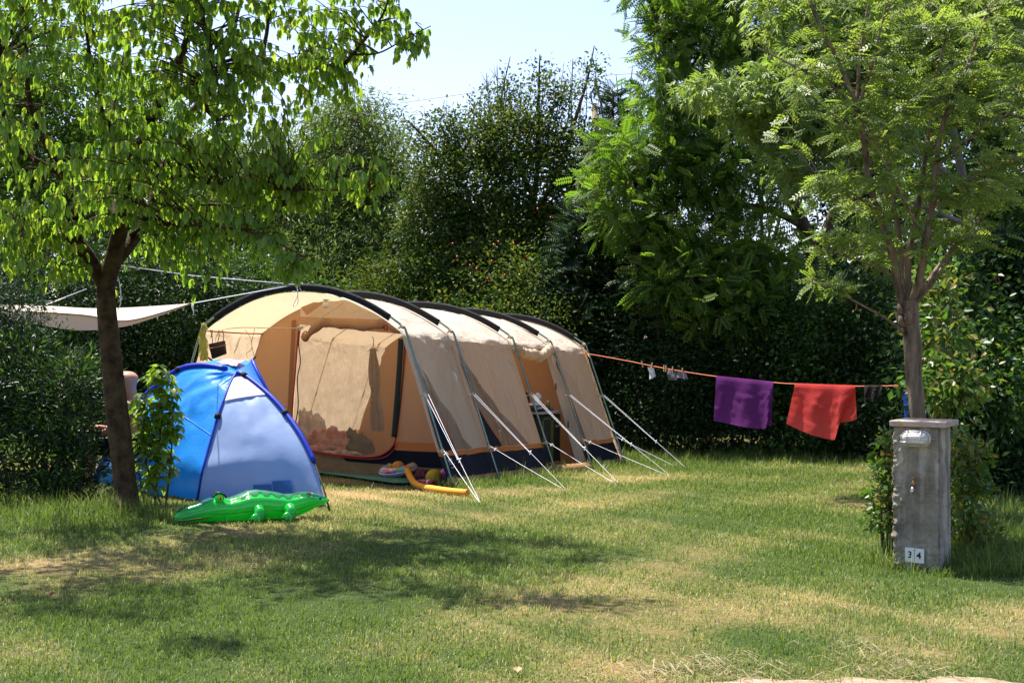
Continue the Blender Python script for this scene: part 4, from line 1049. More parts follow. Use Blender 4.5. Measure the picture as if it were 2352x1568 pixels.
for s in (-1, 1):
    mb = MB(); mb.tube([pv(-.28, s*.27, 0), pv(.27, s*.27, .37), pv(.35, s*.27, .84)], .012, 8); mb.tube([pv(.34, s*.27, 0), pv(-.24, s*.27, .37), pv(-.25, s*.27, .58), pv(.29, s*.27, .60)], .012, 8); mb.build('leg', M_grey, CH, True)

# ================================================================ UTILITY POLE AND WIRES
UD = 34.0
UP = thing('utility_pole', 'wooden power pole with a steel bracket rising behind the plum tree', 'utility pole', Vector((W(1366, 300, UD).x, UD, gz(0, UD))))
mb = MB(); mb.tube([Vector((UP.location.x, UD, UP.location.z-.2)), W(1366, 238, UD)], [.13, .085], 12); mb.build('post', PM('weathered_pole', (.25, .20, .14), .9, var=.2, vscale=3), UP, True)
mb = MB(); mb.tube([W(1368, 192, UD), W(1356, 220, UD), W(1361, 240, UD)], .022, 6); mb.tube([W(1368, 192, UD), W(1384, 250, UD), W(1391, 253, UD)], .03, 6); mb.tube([W(1356, 216, UD), W(1362, 246, UD)], .02, 6); mb.build('bracket', PM('dark_steel', (.03, .035, .04), .6), UP, True)
for x, y in ((1368, 186), (1357, 218), (1391, 250)):
    mb = MB(); mb.tube([W(x, y+7, UD), W(x, y+3, UD), W(x, y-2, UD), W(x, y-8, UD)], [.035, .05, .03, .045], 8); mb.build('insulator', PM('glass_insulator', (.30, .33, .36), .2), UP, True)
for k, (a, b, lab) in enumerate(((((600, 268), (870, 242.6), (1137, 206.6), (1368, 178)), ((1368, 178), (1476, 169), (2000, 160)), 'topmost power wire crossing the pale sky to the pole'),
                                (((600, 300), (856, 273), (1120, 247), (1357, 214)), ((1357, 214), (1476, 216), (2000, 225)), 'middle power wire crossing the sky above the plum tree'),
                                (((600, 318), (856, 294), (1120, 268), (1391, 245)), ((1391, 245), (1476, 231), (2000, 245)), 'lowest power wire, dipping behind the plum tree tops'))):
    mb = MB(); mb.tube(smoothline([W(x, y, UD) for x, y in a], 6), .009, 5); mb.tube(smoothline([W(x, y, UD) for x, y in b], 6), .009, 5)
    tag(mb.build('power_wire', PM('wire%d' % k, (.45, .42, .42), .5), None, True), lab, 'wire', 'power wires across the sky')
# ================================================================ FOLIAGE TOOLS
def nrmz(a): return a/np.maximum(np.linalg.norm(a, axis=1, keepdims=True), 1e-9)
def frames(d, n):
    d = nrmz(d); n = n-d*np.sum(n*d, axis=1, keepdims=True); n = nrmz(n); x = np.cross(d, n)
    return np.stack([x, d, n], axis=2)               # columns
def leaf_arrays(T, pos, d, n, sc, rnd):
    V, Fc = T; V = np.asarray(V, float); Fc = np.asarray(Fc)
    R = frames(d, n); N = len(pos)
    P = np.einsum('nij,kj->nki', R, V)*sc[:, None, None]+pos[:, None, :]
    Fa = Fc[None]+(np.arange(N)*len(V))[:, None, None]
    return P.reshape(-1, 3), Fa.reshape(-1, Fc.shape[1]), np.repeat(rnd, len(V))
def leaves_obj(name, sets, mat, parent, smooth=False):
    Vs, Fs, Rs, off = [], [], [], 0
    for s in sets:
        v, f, r = leaf_arrays(*s); Vs.append(v); Fs.append(f+off); Rs.append(r); off += len(v)
    return mesh_np(name, np.concatenate(Vs), np.concatenate(Fs), mat, parent, smooth, attrs={'rnd': np.concatenate(Rs)})
T_oval = ([(0, 0, 0), (.27, .45, .07), (0, 1, -.05), (-.27, .45, .07)], [(0, 1, 2), (0, 2, 3)])
T_round = ([(0, 0, 0), (.34, .35, .06), (.22, .8, .02), (0, 1, -.06), (-.22, .8, .02), (-.34, .35, .06)], [(0, 1, 2), (0, 2, 3), (0, 3, 4), (0, 4, 5)])
T_lance = ([(0, 0, 0), (.11, .4, .03), (0, 1, -.12), (-.11, .4, .03)], [(0, 1, 2), (0, 2, 3)])
def t_maple():
    ys = [0, .12, .3, .45, .6, .72, .86, 1.0]; ws = [.0, .15, .23, .20, .23, .14, .10, 0]
    V = []; Fc = []
    for y, w in zip(ys, ws):
        z = -.22*y*y; V += [(-w, y, z+.28*w), (0, y, z), (w, y, z+.28*w)]
    for i in range(len(ys)-1):
        a = 3*i
        Fc += [(a, a+1, a+4), (a, a+4, a+3), (a+1, a+2, a+5), (a+1, a+5, a+4)]
    return V, Fc
T_maple = t_maple()
def t_pinnate(pairs, oval=True, lw=.105, ll=.24):
    V = []; Fc = []
    def leaflet(y, side, ang):
        b = len(V); c, s = math.cos(ang), math.sin(ang); z0 = -.18*y*y
        sh = [(0, 0), (.30, .5), (.62, .48), (1, 0), (.62, -.48), (.30, -.5)] if oval else [(0, 0), (.45, .5), (1, 0), (.45, -.5)]
        for a, w in sh:
            a2 = a*ll; w2 = w*lw; x = side*(a2*c-w2*s*side*0)+(-w2*s)*side; yy = y+a2*s+w2*c
            V.append((x, yy, z0-.25*a2*a2*4+.05*a))
        m = len(sh)
        for k in range(1, m-1): Fc.append((b, b+k, b+k+1))
    for i in range(pairs):
        y = .14+.78*i/(pairs-1)
        leaflet(y, 1, .35); leaflet(y, -1, .35)
    leaflet(.97, 1, 1.45)
    b = len(V); V.extend([(-.008, 0, 0), (.008, 0, 0), (.005, .5, -.045), (0, 1, -.18)]); Fc.extend([(b, b+1, b+2), (b, b+2, b+3)])
    return V, Fc
T_pin = t_pinnate(6); T_pinfar = t_pinnate(7, False, .13, .26)
def t_silver():
    """deeply cut drooping leaf: five narrow fingers"""
    V = []; Fc = []
    for ang, l in ((-1.1, .55), (-.5, .85), (0, 1.0), (.5, .85), (1.1, .55)):
        b = len(V); c, s = math.cos(ang), math.sin(ang); w = .085
        V += [(0, 0, 0), (s*l*.5+c*w, c*l*.5-s*w, .02), (s*l, c*l, -.15*l), (s*l*.5-c*w, c*l*.5+s*w, .02)]
        Fc += [(b, b+1, b+2), (b, b+2, b+3)]
    return V, Fc
T_silver = t_silver()
def t_frond():
    V = []; Fc = []
    for k in range(9):
        y = k/9; 
        for s in (-1, 1):
            b = len(V); l = .30*(1-y*.75); 
            V += [(0, y, 0), (s*l*.5, y+l*.3, .03), (s*l, y+l*.75, -.06), (s*l*.45, y+l*.55, .0)]; Fc += [(b, b+1, b+2), (b, b+2, b+3)]
    b = len(V); V += [(-.02, 0, 0), (.02, 0, 0), (0, 1.1, -.05), (0, .5, 0)]; Fc += [(b, b+1, b+2), (b, b+2, b+3)]
    return V, Fc
T_frond = t_frond()
def rdir(n): return nrmz(rng.normal(size=(n, 3)))
def B(x, y, d, rx, ry, rd):
    c = W(x, y, d); return (c.x, c.y, c.z, rx*d/F, rd, ry*d/F)
def clump_pts(blobs, n, lo=.45):
    b = np.array(blobs, float); vol = (b[:, 3]*b[:, 4]*b[:, 5])**.8; idx = rng.choice(len(b), n, p=vol/vol.sum())
    d = rdir(n); r = (lo**3+(1-lo**3)*rng.random(n))**(1/3)
    return b[idx, :3]+d*b[idx, 3:]*r[:, None], d
def spread(centres, outs, per, cr, flat=.6):
    N = len(centres); k = np.repeat(np.arange(N), per); g = rng.normal(size=(N*per, 3)); g *= cr*(.6+.8*rng.random((N, 1)))[k]; g[:, 2] *= flat
    return centres[k]+g, outs[k], nrmz(g+1e-6), k
M_bark = PM('bark', (.045, .032, .020), .9, .15, col2=(.11, .085, .05), vscale=14, bump=1.0, bscale=26, stretch=(1, 1, .25))
M_mbark = PM('maple_bark', (.022, .014, .009), .9, .15, col2=(.085, .055, .024), vscale=9, bump=1.0, bscale=30, bump2=(.5, 90))
M_lbark = PM('locust_bark', (.06, .044, .030), .9, .12, col2=(.24, .18, .125), vscale=16, bump=1.0, bscale=22, stretch=(1, 1, .22), bump2=(.5, 90))
M_gbark = PM('grey_bark', (.09, .085, .075), .9, .15, col2=(.20, .19, .17), vscale=10, bump=.7, bscale=30)
M_twig = PM('twig', (.06, .04, .022), .85, .15)
def ramp3(a, b, c): return [(0.0, a), (.55, b), (1.0, c)]
LM_maple = leaf_mat('maple_leaf', ramp3((.085, .160, .022), (.125, .220, .030), (.22, .28, .045)), .60, (2.35, 2.2, 1.1), .36, .5)
LM_locust = leaf_mat('locust_leaf', ramp3((.095, .155, .028), (.13, .20, .040), (.18, .24, .06)), .50, (2.1, 1.95, 1.05), .45, .35)
LM_robinia = leaf_mat('robinia_leaf', ramp3((.055, .105, .014), (.082, .145, .020), (.13, .18, .03)), .50, (2.0, 2.15, .9), .5, .25)
LM_silver = leaf_mat('silver_leaf', ramp3((.090, .155, .034), (.13, .21, .048), (.19, .26, .08)), .46, (2.0, 1.8, 1.0), .45, .35)
LM_willow = leaf_mat('willow_leaf', ramp3((.062, .118, .024), (.092, .160, .034), (.14, .20, .055)), .44, (1.8, 1.5, .9), .5, .25)
LM_plum = leaf_mat('plum_leaf', ramp3((.026, .060, .012), (.045, .090, .016), (.12, .145, .024)), .38, (1.9, 1.7, .8), .55, .2)
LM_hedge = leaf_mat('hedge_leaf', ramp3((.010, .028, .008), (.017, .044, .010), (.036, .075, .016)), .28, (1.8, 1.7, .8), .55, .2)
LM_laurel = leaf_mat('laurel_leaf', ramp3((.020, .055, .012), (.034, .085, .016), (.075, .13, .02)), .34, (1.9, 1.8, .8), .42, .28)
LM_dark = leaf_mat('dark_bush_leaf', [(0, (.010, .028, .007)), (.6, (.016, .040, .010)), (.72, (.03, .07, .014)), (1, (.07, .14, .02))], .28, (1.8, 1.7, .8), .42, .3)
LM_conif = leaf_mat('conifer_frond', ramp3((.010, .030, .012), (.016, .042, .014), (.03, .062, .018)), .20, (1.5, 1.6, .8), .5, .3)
LM_sap = leaf_mat('sapling_leaf', ramp3((.10, .19, .022), (.14, .24, .026), (.22, .30, .04)), .50, (1.8, 1.7, .9), .36, .45)
LM_weed = leaf_mat('weed_leaf', ramp3((.045, .11, .015), (.07, .15, .02), (.20, .17, .04)), .40, (1.7, 1.6, .9), .42, .4)
def veg(name, label, cat, base, group=None):
    return thing(name, label, cat, base, group)
def sample_paths(paths, step=.08):
    S = []; 
    for pts, rad in paths:
        for a, b in zip(pts, pts[1:]):
            L_ = (b-a).length; n = max(1, int(L_/step))
            for k in range(n): S.append(a.lerp(b, k/n))
        S.append(pts[-1])
    return np.array([tuple(p) for p in S])
def shrub(name, label, blobs, nclump, per, cr, leaf, T, mat, base=None, stems=5, trunk_mat=None, cat='shrub', group=None, droop=.25, lo=.45, twig=0, rr=.02, flat=.65, paths=None, up=.6, extra=None, twig_mat=None):
    cx = np.mean([b[0] for b in blobs]); cy = np.mean([b[1] for b in blobs])
    if base is None: base = Vector((cx, cy, gz(cx, cy)))
    R_ = veg(name, label, cat, base, group)
    mb = MB()
    if paths is None:
        paths = []
        for k in range(stems):
            b = blobs[rng.integers(len(blobs))]; s = base+Vector((rng.normal()*.12, rng.normal()*.12, -.05))*(1 if rr > .015 else .3); e = Vector((b[0]+rng.normal()*b[3]*.35, b[1]+rng.normal()*b[4]*.35, b[2]+b[5]*rng.uniform(-.1, .6)))
            m = s.lerp(e, .45)+Vector((rng.normal()*.1, rng.normal()*.1, .1))*(1 if rr > .015 else .15); pts = smoothline([s, m, e], 6)
            paths.append((pts, [rr*(1-.75*i/(len(pts)-1)) for i in range(len(pts))]))
    for pts, rad in paths: mb.tube(pts, rad, 8)
    CL = (1, 1, 1)
    if per > 20: CL = (.42, 2.4, 1.4)
    nclump = int(nclump*CL[0]); cr = cr*CL[2]
    C, O = clump_pts(blobs, nclump, lo)
    gl = np.array([gz(x, y) for x, y in C[:, :2]]); C[:, 2] = np.maximum(C[:, 2], gl+.08)
    if twig:
        S = sample_paths(paths); idx = rng.choice(nclump, min(twig, nclump), replace=False)
        for i in idx:
            c = C[i]; dd = np.linalg.norm(S-c, axis=1)+np.maximum(0, S[:, 2]-c[2])*1.5; s = S[np.argmin(dd)]
            a = Vector(s); e = Vector(c); L_ = (e-a).length
            mid = a.lerp(e, .5)+Vector((rng.normal()*.05*L_, rng.normal()*.05*L_, .08*L_))
            pts = smoothline([a, mid, e], 4); mb.tube(pts, [max(.003, rr*.28*(1-.8*k/(len(pts)-1))) for k in range(len(pts))], 5, caps=False)
    mb.build('trunk', trunk_mat or M_bark, R_, True)
    per = int(per*CL[1]*1.25) if per > 20 else per; P, OO, g, k = spread(C, O, per, cr, flat); N = len(P)
    P[:, 2] = np.maximum(P[:, 2], gz_np(P[:, 0], P[:, 1])+.03)
    d = nrmz(g*.7+OO*.5+rng.normal(size=(N, 3))*.6+np.array([0, 0, -droop])); n = nrmz(rng.normal(size=(N, 3))*.7+np.array([0, 0, up])+OO*.35)
    sc = leaf*(.65+.6*rng.random(N)); rn = np.clip(.5+.22*rng.normal(size=N)+.27*rng.normal(size=len(C))[k], 0, 1)
    leaves_obj('crown', [(T, P, d, n, sc, rn)], mat, R_)
    return R_, C
# ================================================================ BACKGROUND GROWTH
Q = 1.0
LMW = M_gbark
g0 = lambda x, Y: Vector((x, Y, gz(x, Y)))
def X(px, d): return (px-CX)/F*d
# hedge behind the washing line
DENS = 1.35
hedge = [
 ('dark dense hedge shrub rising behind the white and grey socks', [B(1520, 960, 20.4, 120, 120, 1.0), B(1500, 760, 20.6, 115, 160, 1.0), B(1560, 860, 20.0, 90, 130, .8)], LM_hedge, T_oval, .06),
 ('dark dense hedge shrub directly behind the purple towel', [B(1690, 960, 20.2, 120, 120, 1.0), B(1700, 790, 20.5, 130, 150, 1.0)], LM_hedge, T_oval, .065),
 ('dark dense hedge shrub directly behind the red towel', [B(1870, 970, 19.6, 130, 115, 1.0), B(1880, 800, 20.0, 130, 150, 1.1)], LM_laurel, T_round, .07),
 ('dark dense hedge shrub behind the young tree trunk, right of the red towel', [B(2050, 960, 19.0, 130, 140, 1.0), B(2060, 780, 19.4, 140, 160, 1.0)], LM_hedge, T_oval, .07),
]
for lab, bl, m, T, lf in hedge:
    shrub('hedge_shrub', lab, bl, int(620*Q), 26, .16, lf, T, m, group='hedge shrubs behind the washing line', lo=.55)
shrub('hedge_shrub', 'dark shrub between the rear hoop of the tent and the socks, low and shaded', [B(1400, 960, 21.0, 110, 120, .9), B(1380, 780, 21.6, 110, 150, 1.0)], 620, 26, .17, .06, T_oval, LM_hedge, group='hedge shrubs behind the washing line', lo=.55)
# far wood closing the view
nw = 46000; xw = rng.uniform(-350, 2750, nw); dw = rng.uniform(28, 31, nw)
tw_ = np.interp(xw, [-350, 400, 700, 950, 1100, 1400, 1560, 1640, 1790, 1850, 1900, 1960, 2750], [300, 330, 420, 500, 520, 520, 480, 650, 650, 480, 560, 400, 250])+50*np.sin(xw*.021)+30*np.sin(xw*.057+1)
yw = tw_+(1060-tw_)*rng.random(nw)**1.1
Pw = np.stack([(xw-CX)/F*dw, dw+np.sin(xw*.05)*.5, H-(yw-CY)/F*dw], 1)
wo = leaves_obj('woodland', [(T_round, Pw, rdir(nw)+np.array([0, 0, -.3]), rdir(nw)*.8+np.array([0, -.6, .5]), .26*(.6+.7*rng.random(nw)), rng.random(nw))], LM_hedge, None); wo['kind'] = 'stuff'
# shrubs behind the tent
for lab, bl, m, T, lf, n in (
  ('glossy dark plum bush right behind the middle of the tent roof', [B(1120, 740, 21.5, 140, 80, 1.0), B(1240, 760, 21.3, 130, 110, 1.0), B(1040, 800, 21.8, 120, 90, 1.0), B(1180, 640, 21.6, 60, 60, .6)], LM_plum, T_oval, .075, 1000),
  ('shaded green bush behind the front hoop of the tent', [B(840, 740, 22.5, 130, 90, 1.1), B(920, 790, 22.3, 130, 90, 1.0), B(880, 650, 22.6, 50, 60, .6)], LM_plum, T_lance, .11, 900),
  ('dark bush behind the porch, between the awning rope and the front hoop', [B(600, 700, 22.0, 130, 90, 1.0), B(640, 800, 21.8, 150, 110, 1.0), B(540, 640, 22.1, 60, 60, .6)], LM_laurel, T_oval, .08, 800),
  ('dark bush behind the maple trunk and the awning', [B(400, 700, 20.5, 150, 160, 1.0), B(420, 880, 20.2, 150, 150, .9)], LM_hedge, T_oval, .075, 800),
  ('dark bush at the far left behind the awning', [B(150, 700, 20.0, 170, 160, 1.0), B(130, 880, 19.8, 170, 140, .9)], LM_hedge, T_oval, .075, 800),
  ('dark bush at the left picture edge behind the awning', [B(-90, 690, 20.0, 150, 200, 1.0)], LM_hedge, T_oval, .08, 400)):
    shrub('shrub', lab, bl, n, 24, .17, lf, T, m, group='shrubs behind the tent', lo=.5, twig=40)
# willow behind
shrub('willow_tree', 'pale green willow behind the tent, between the maple and the plum tree', [B(830, 360, 25, 120, 130, 1.2), B(800, 300, 25, 90, 90, 1.0), B(885, 480, 24.5, 90, 130, 1.0), B(720, 470, 25, 140, 150, 1.2), B(620, 420, 25.5, 130, 150, 1.2), B(900, 395, 24.6, 45, 60, .6), B(850, 600, 24.0, 120, 120, 1.0), B(930, 640, 23.8, 80, 100, .8), B(720, 640, 24, 120, 110, 1.0)],
      1900, 24, .20, .13, T_lance, LM_willow, base=g0(X(800, 25), 25), cat='tree', droop=.7, twig=120, rr=.06, lo=.4)
# tall growth closing the view at the left, behind the maple
shrub('tree', 'tall dark tree behind the maple crown at the upper left', [B(60, 120, 26, 130, 150, 1.5), B(-80, 350, 26, 190, 200, 1.5), B(180, 420, 26, 150, 140, 1.4), B(340, 300, 26.5, 110, 130, 1.2), B(560, 480, 26.5, 110, 110, 1.2), B(120, 260, 26, 130, 130, 1.4)], 1500, 22, .24, .11, T_oval, LM_robinia, base=g0(X(100, 26), 26), cat='tree', twig=120, rr=.12, lo=.4)
# plum tree with airy top
pb = g0(X(1150, 23), 23)
def pth(pts, r0, r1, n=8):
    p = smoothline([Vector(q) for q in pts], n); return (p, [r0+(r1-r0)*i/(len(p)-1) for i in range(len(p))])
pp = [pth([pb, W(1155, 760, 23), W(1130, 600, 23), W(1085, 480, 22.8), W(1040, 360, 22.7), W(1010, 280, 22.6)], .10, .012),
      pth([W(1150, 720, 23), W(1200, 560, 23.1), W(1230, 430, 23.2), W(1235, 300, 23.2), W(1238, 190, 23.2), W(1240, 125, 23.2)], .08, .008),
      pth([W(1205, 540, 23.1), W(1270, 420, 23), W(1310, 310, 22.9), W(1335, 230, 22.8), W(1352, 170, 22.8), W(1365, 105, 22.8)], .06, .008),
      pth([W(1225, 450, 23.2), W(1170, 340, 23.3), W(1150, 250, 23.3), W(1172, 130, 23.3)], .05, .006),
      pth([W(1060, 420, 22.7), W(985, 330, 22.6), W(950, 290, 22.6), W(930, 275, 22.6)], .04, .006),
      pth([W(1290, 360, 22.9), W(1390, 300, 22.8), W(1400, 240, 22.8)], .03, .006),
      pth([W(1235, 300, 23.2), W(1290, 220, 23.2), W(1300, 180, 23.2)], .025, .005)]
for k in range(26):                                                   # fine upright shoots
    x = rng.uniform(960, 1390); yb = np.interp(x, [950, 1020, 1080, 1150, 1240, 1330, 1390], [330, 300, 330, 250, 230, 210, 260])
    xt = x+rng.uniform(-8, 22); yt = yb-rng.uniform(20, 90); d = 23+rng.uniform(-.5, .5)
    pp.append(pth([W(x-rng.uniform(5, 25), yb+90, d), W(x, yb+20, d), W(xt, yt, d)], .014, .003, 4))
shoots = [B(1365, 130, 22.8, 12, 35, .15), B(1350, 180, 22.8, 22, 45, .3), B(1240, 150, 23.2, 12, 30, .15), B(1250, 215, 23.2, 40, 50, .35), B(1175, 150, 23.3, 14, 28, .15), B(1160, 220, 23.3, 30, 50, .3), B(1035, 250, 22.7, 22, 35, .25), B(1020, 300, 22.7, 50, 50, .35), B(935, 285, 22.6, 12, 18, .12), B(960, 320, 22.6, 28, 30, .25), B(1300, 230, 23, 30, 50, .35), B(1100, 260, 23, 30, 45, .3)]
shrub('plum_tree', 'plum tree with upright airy shoots against the sky, behind the middle of the tent', [B(1080, 430, 22.8, 110, 100, .9), B(1240, 420, 23, 110, 110, .9), B(1330, 370, 22.9, 65, 100, .8), B(1000, 400, 22.6, 60, 80, .6), B(1180, 330, 23.1, 90, 90, .8), B(1130, 530, 22.9, 160, 100, 1.0), B(1280, 560, 23, 120, 110, 1.0), B(990, 520, 22.7, 80, 110, .8), B(1090, 340, 22.9, 75, 60, .6), B(1240, 310, 23.1, 60, 60, .5), B(1110, 640, 22.3, 150, 90, .9), B(1260, 660, 22.3, 130, 100, .9), B(990, 640, 22.4, 90, 90, .8)]+shoots,
      3300, 20, .13, .078, T_oval, LM_plum, base=pb, cat='tree', paths=pp, twig=420, rr=.045, lo=.3, droop=.1)
# plums: one mesh part of red fruit each too small to count -> separate fruit on the bush
RED = PM('plum_skin', (.28, .012, .015), .3, .5)
plum_parent = bpy.data.objects['plum_tree']
fr_px = [(1145, 556), (1134, 563), (1040, 560), (1130, 600), (1260, 455), (1265, 500), (1235, 480), (1080, 610), (1095, 618), (1160, 632), (1210, 590), (1120, 640), (1180, 560), (1050, 590)]
for k, (x, y) in enumerate(fr_px):
    mb = MB(); c = W(x, y, 20.6+.3*rng.random()); mb.ball(c, .021, .021, .023, 8, 6); mb.build('plum', RED, bpy.data.objects['shrub'] if y > 540 else plum_parent, True)
# bare twigs of dead stems
mb = MB()
for x, y0, y1 in ((1105, 330, 235), (1118, 320, 168), (1095, 330, 205), (1140, 300, 150), (1150, 280, 165), (1310, 210, 135)):
    d = 23.6; tip = W(x+rng.uniform(-6, 14), y1, d); b = W(x, y0+140, d); m = b.lerp(tip, .55)+Vector((rng.normal()*.06, 0, 0)); mb.tube(smoothline([b, m, tip], 6), [.016]*6+[.010]*6+[.005], 5)
    for k in range(7):
        q = b.lerp(tip, rng.uniform(.45, .95)); mb.tube([q, q+Vector((rng.uniform(-.18, .18), rng.uniform(-.1, .1), rng.uniform(.12, .3)))], [.006, .003], 4)
tag(mb.build('dead_shoots', M_gbark, None, True), 'bare grey dead shoots sticking up out of the plum tree top', 'dead branches')
mb = MB()
for x, y0, y1 in ((1440, 330, 195), (1420, 300, 170), (1455, 310, 150), (1432, 290, 178), (1448, 330, 210), (1410, 320, 215)):
    d = 27.5; tip = W(x+rng.uniform(-10, 16), y1, d); b = W(x-10, y0+160, d); m = b.lerp(tip, .55)+Vector((rng.normal()*.08, 0, 0)); mb.tube(smoothline([b, m, tip], 6), [.018]*6+[.011]*6+[.005], 5)
    for k in range(9):
        q = b.lerp(tip, rng.uniform(.5, .95)); mb.tube([q, q+Vector((rng.uniform(-.25, .25), rng.uniform(-.1, .1), rng.uniform(.1, .35)))], [.006, .003], 4)
tag(mb.build('dead_sapling', M_gbark, None, True), 'leafless twiggy sapling beside the power pole', 'dead tree')
# small conifer beside the pole
cb = g0(X(1408, 26.5), 26.5)
C0 = []; 
for k in range(230):
    q = rng.random()**.8; y = 205+q*190; r = (4+q*62); a = rng.uniform(0, 6.28); c = W(1408+math.cos(a)*r*rng.uniform(.3, 1), y+r*.08, 26.5); c.y += math.sin(a)*r*26.5/F; C0.append((tuple(c), (math.cos(a), math.sin(a), .35-.5*q)))
CO = veg('conifer', 'small dark conifer with drooping sprays beside the power pole', 'conifer', cb)
mb = MB(); mb.tube([cb, W(1408, 330, 26.5), W(1407, 200, 26.5)], [.10, .05, .008], 8)
for c, o in C0[::2]: mb.tube([W(1408, 0, 26.5)*0+Vector((W(1408, 300, 26.5).x, 26.5, c[2]-.05)), Vector(c)], [.012, .004], 4)
mb.build('trunk', M_bark, CO, True)
Pc = np.array([c for c, o in C0]); Oc = np.array([o for c, o in C0]); n_ = len(Pc)
leaves_obj('crown', [(T_frond, Pc, Oc+rng.normal(size=(n_, 3))*.25, np.array([0, 0, 1])+rng.normal(size=(n_, 3))*.4, .38*(.7+.6*rng.random(n_)), rng.random(n_))], LM_conif, CO)
# dark cypress mass in the middle
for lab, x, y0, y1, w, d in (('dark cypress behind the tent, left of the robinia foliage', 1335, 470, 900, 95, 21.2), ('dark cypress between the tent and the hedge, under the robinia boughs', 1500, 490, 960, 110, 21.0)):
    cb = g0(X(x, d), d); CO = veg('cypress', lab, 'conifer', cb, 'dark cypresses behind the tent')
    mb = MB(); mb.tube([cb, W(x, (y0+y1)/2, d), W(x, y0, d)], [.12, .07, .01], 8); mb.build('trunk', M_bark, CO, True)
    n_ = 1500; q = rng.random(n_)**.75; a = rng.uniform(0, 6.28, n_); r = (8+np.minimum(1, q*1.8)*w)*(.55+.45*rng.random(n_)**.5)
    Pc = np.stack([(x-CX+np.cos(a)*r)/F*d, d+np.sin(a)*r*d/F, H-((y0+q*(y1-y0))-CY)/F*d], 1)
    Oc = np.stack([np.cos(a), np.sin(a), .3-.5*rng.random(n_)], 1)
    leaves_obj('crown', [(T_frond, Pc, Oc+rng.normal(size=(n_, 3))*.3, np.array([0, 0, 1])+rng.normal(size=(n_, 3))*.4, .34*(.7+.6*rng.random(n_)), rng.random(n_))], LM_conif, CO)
# robinia
rb = g0(X(1880, 21.5), 21.5)
rp = [pth([rb, W(1880, 700, 21.5), W(1860, 560, 21.5), W(1800, 420, 21.4), W(1720, 260, 21.3), W(1690, 60, 21.3), W(1680, -120, 21.3)], .17, .03),
      pth([W(1845, 520, 21.5), W(1760, 480, 21.2), W(1640, 465, 21), W(1540, 450, 20.8), W(1470, 430, 20.6)], .07, .012),
      pth([W(1900, 740, 21), W(1800, 725, 20.6), W(1720, 718, 20.4), W(1620, 700, 20.2)], .05, .012),
      pth([W(1870, 600, 21.5), W(1940, 420, 21.6), W(1990, 250, 21.8), W(2010, 80, 21.8)], .10, .02),
      pth([W(1700, 230, 21.3), W(1600, 160, 21.1), W(1530, 110, 21)], .04, .01), pth([W(1790, 400, 21.4), W(1640, 330, 21), W(1540, 300, 20.8)], .05, .01)]
shrub('robinia_tree', 'tall robinia with feathery leaves, dark against the sky right of the gap', [B(1600, 130, 21, 110, 110, .9), B(1560, 60, 21, 70, 90, .7), B(1540, 230, 21, 70, 110, .8), B(1700, 30, 21.3, 140, 120, 1.0), B(1720, 200, 21.4, 130, 130, 1.0), B(1550, 320, 20.9, 100, 80, .8), B(1460, 370, 20.5, 110, 90, .7), B(1600, 420, 20.7, 130, 90, .8), B(1430, 460, 20.3, 90, 90, .6), B(1700, 380, 21, 120, 110, .9), B(1580, 520, 20.5, 150, 80, .8), B(1660, 600, 20.2, 130, 90, .8), B(1560, 640, 20.0, 110, 80, .7), B(1700, 690, 20, 110, 70, .7), B(1760, 560, 20.6, 60, 90, .7), B(1560, -60, 21.2, 150, 90, 1.0), B(1640, 700, 19.9, 100, 70, .6)],
      1500, 5, .16, .26, T_pinfar, LM_robinia, base=rb, cat='tree', paths=rp, twig=520, rr=.06, lo=.35, droop=.25, up=.35)
# trees behind the right half (dark)
rb2 = g0(X(1960, 24), 24)
shrub('tree', 'dark leafy tree behind the robinia, closing the view over the red towel', [B(1800, 700, 23.5, 100, 90, 1.0), B(1960, 690, 23.5, 120, 110, 1.0), B(2100, 640, 23.5, 120, 130, 1.0), B(1820, 300, 24, 110, 140, 1.0), B(1940, 480, 24, 70, 90, .9), B(2040, 330, 24, 130, 170, 1.2), B(1900, 120, 24, 150, 150, 1.2), B(2080, 120, 24, 140, 160, 1.2), B(1770, 640, 23.5, 60, 60, .7)], 1300, 22, .22, .10, T_oval, LM_hedge, base=rb2, cat='tree', twig=160, rr=.12, lo=.4)
shrub('tree', 'dark tall tree with a slim straight trunk at the upper right edge', [B(2260, 60, 17.5, 150, 130, 1.0), B(2330, 240, 17.5, 100, 130, 1.0), B(2180, 200, 18, 110, 120, 1.0), B(2300, 420, 17.5, 110, 110, .9), B(2340, 560, 17.2, 90, 110, .8), B(2190, 430, 18, 80, 110, .9), B(2420, 150, 17.5, 100, 200, 1.0)], 1100, 22, .18, .085, T_oval, LM_laurel, base=g0(X(2325, 17.5), 17.5), cat='tree', paths=[pth([g0(X(2325, 17.5), 17.5), W(2322, 700, 17.5), W(2316, 380, 17.5), W(2310, 120, 17.5), W(2308, -60, 17.5)], .10, .045)], twig=160, rr=.07, lo=.35, trunk_mat=M_bark)
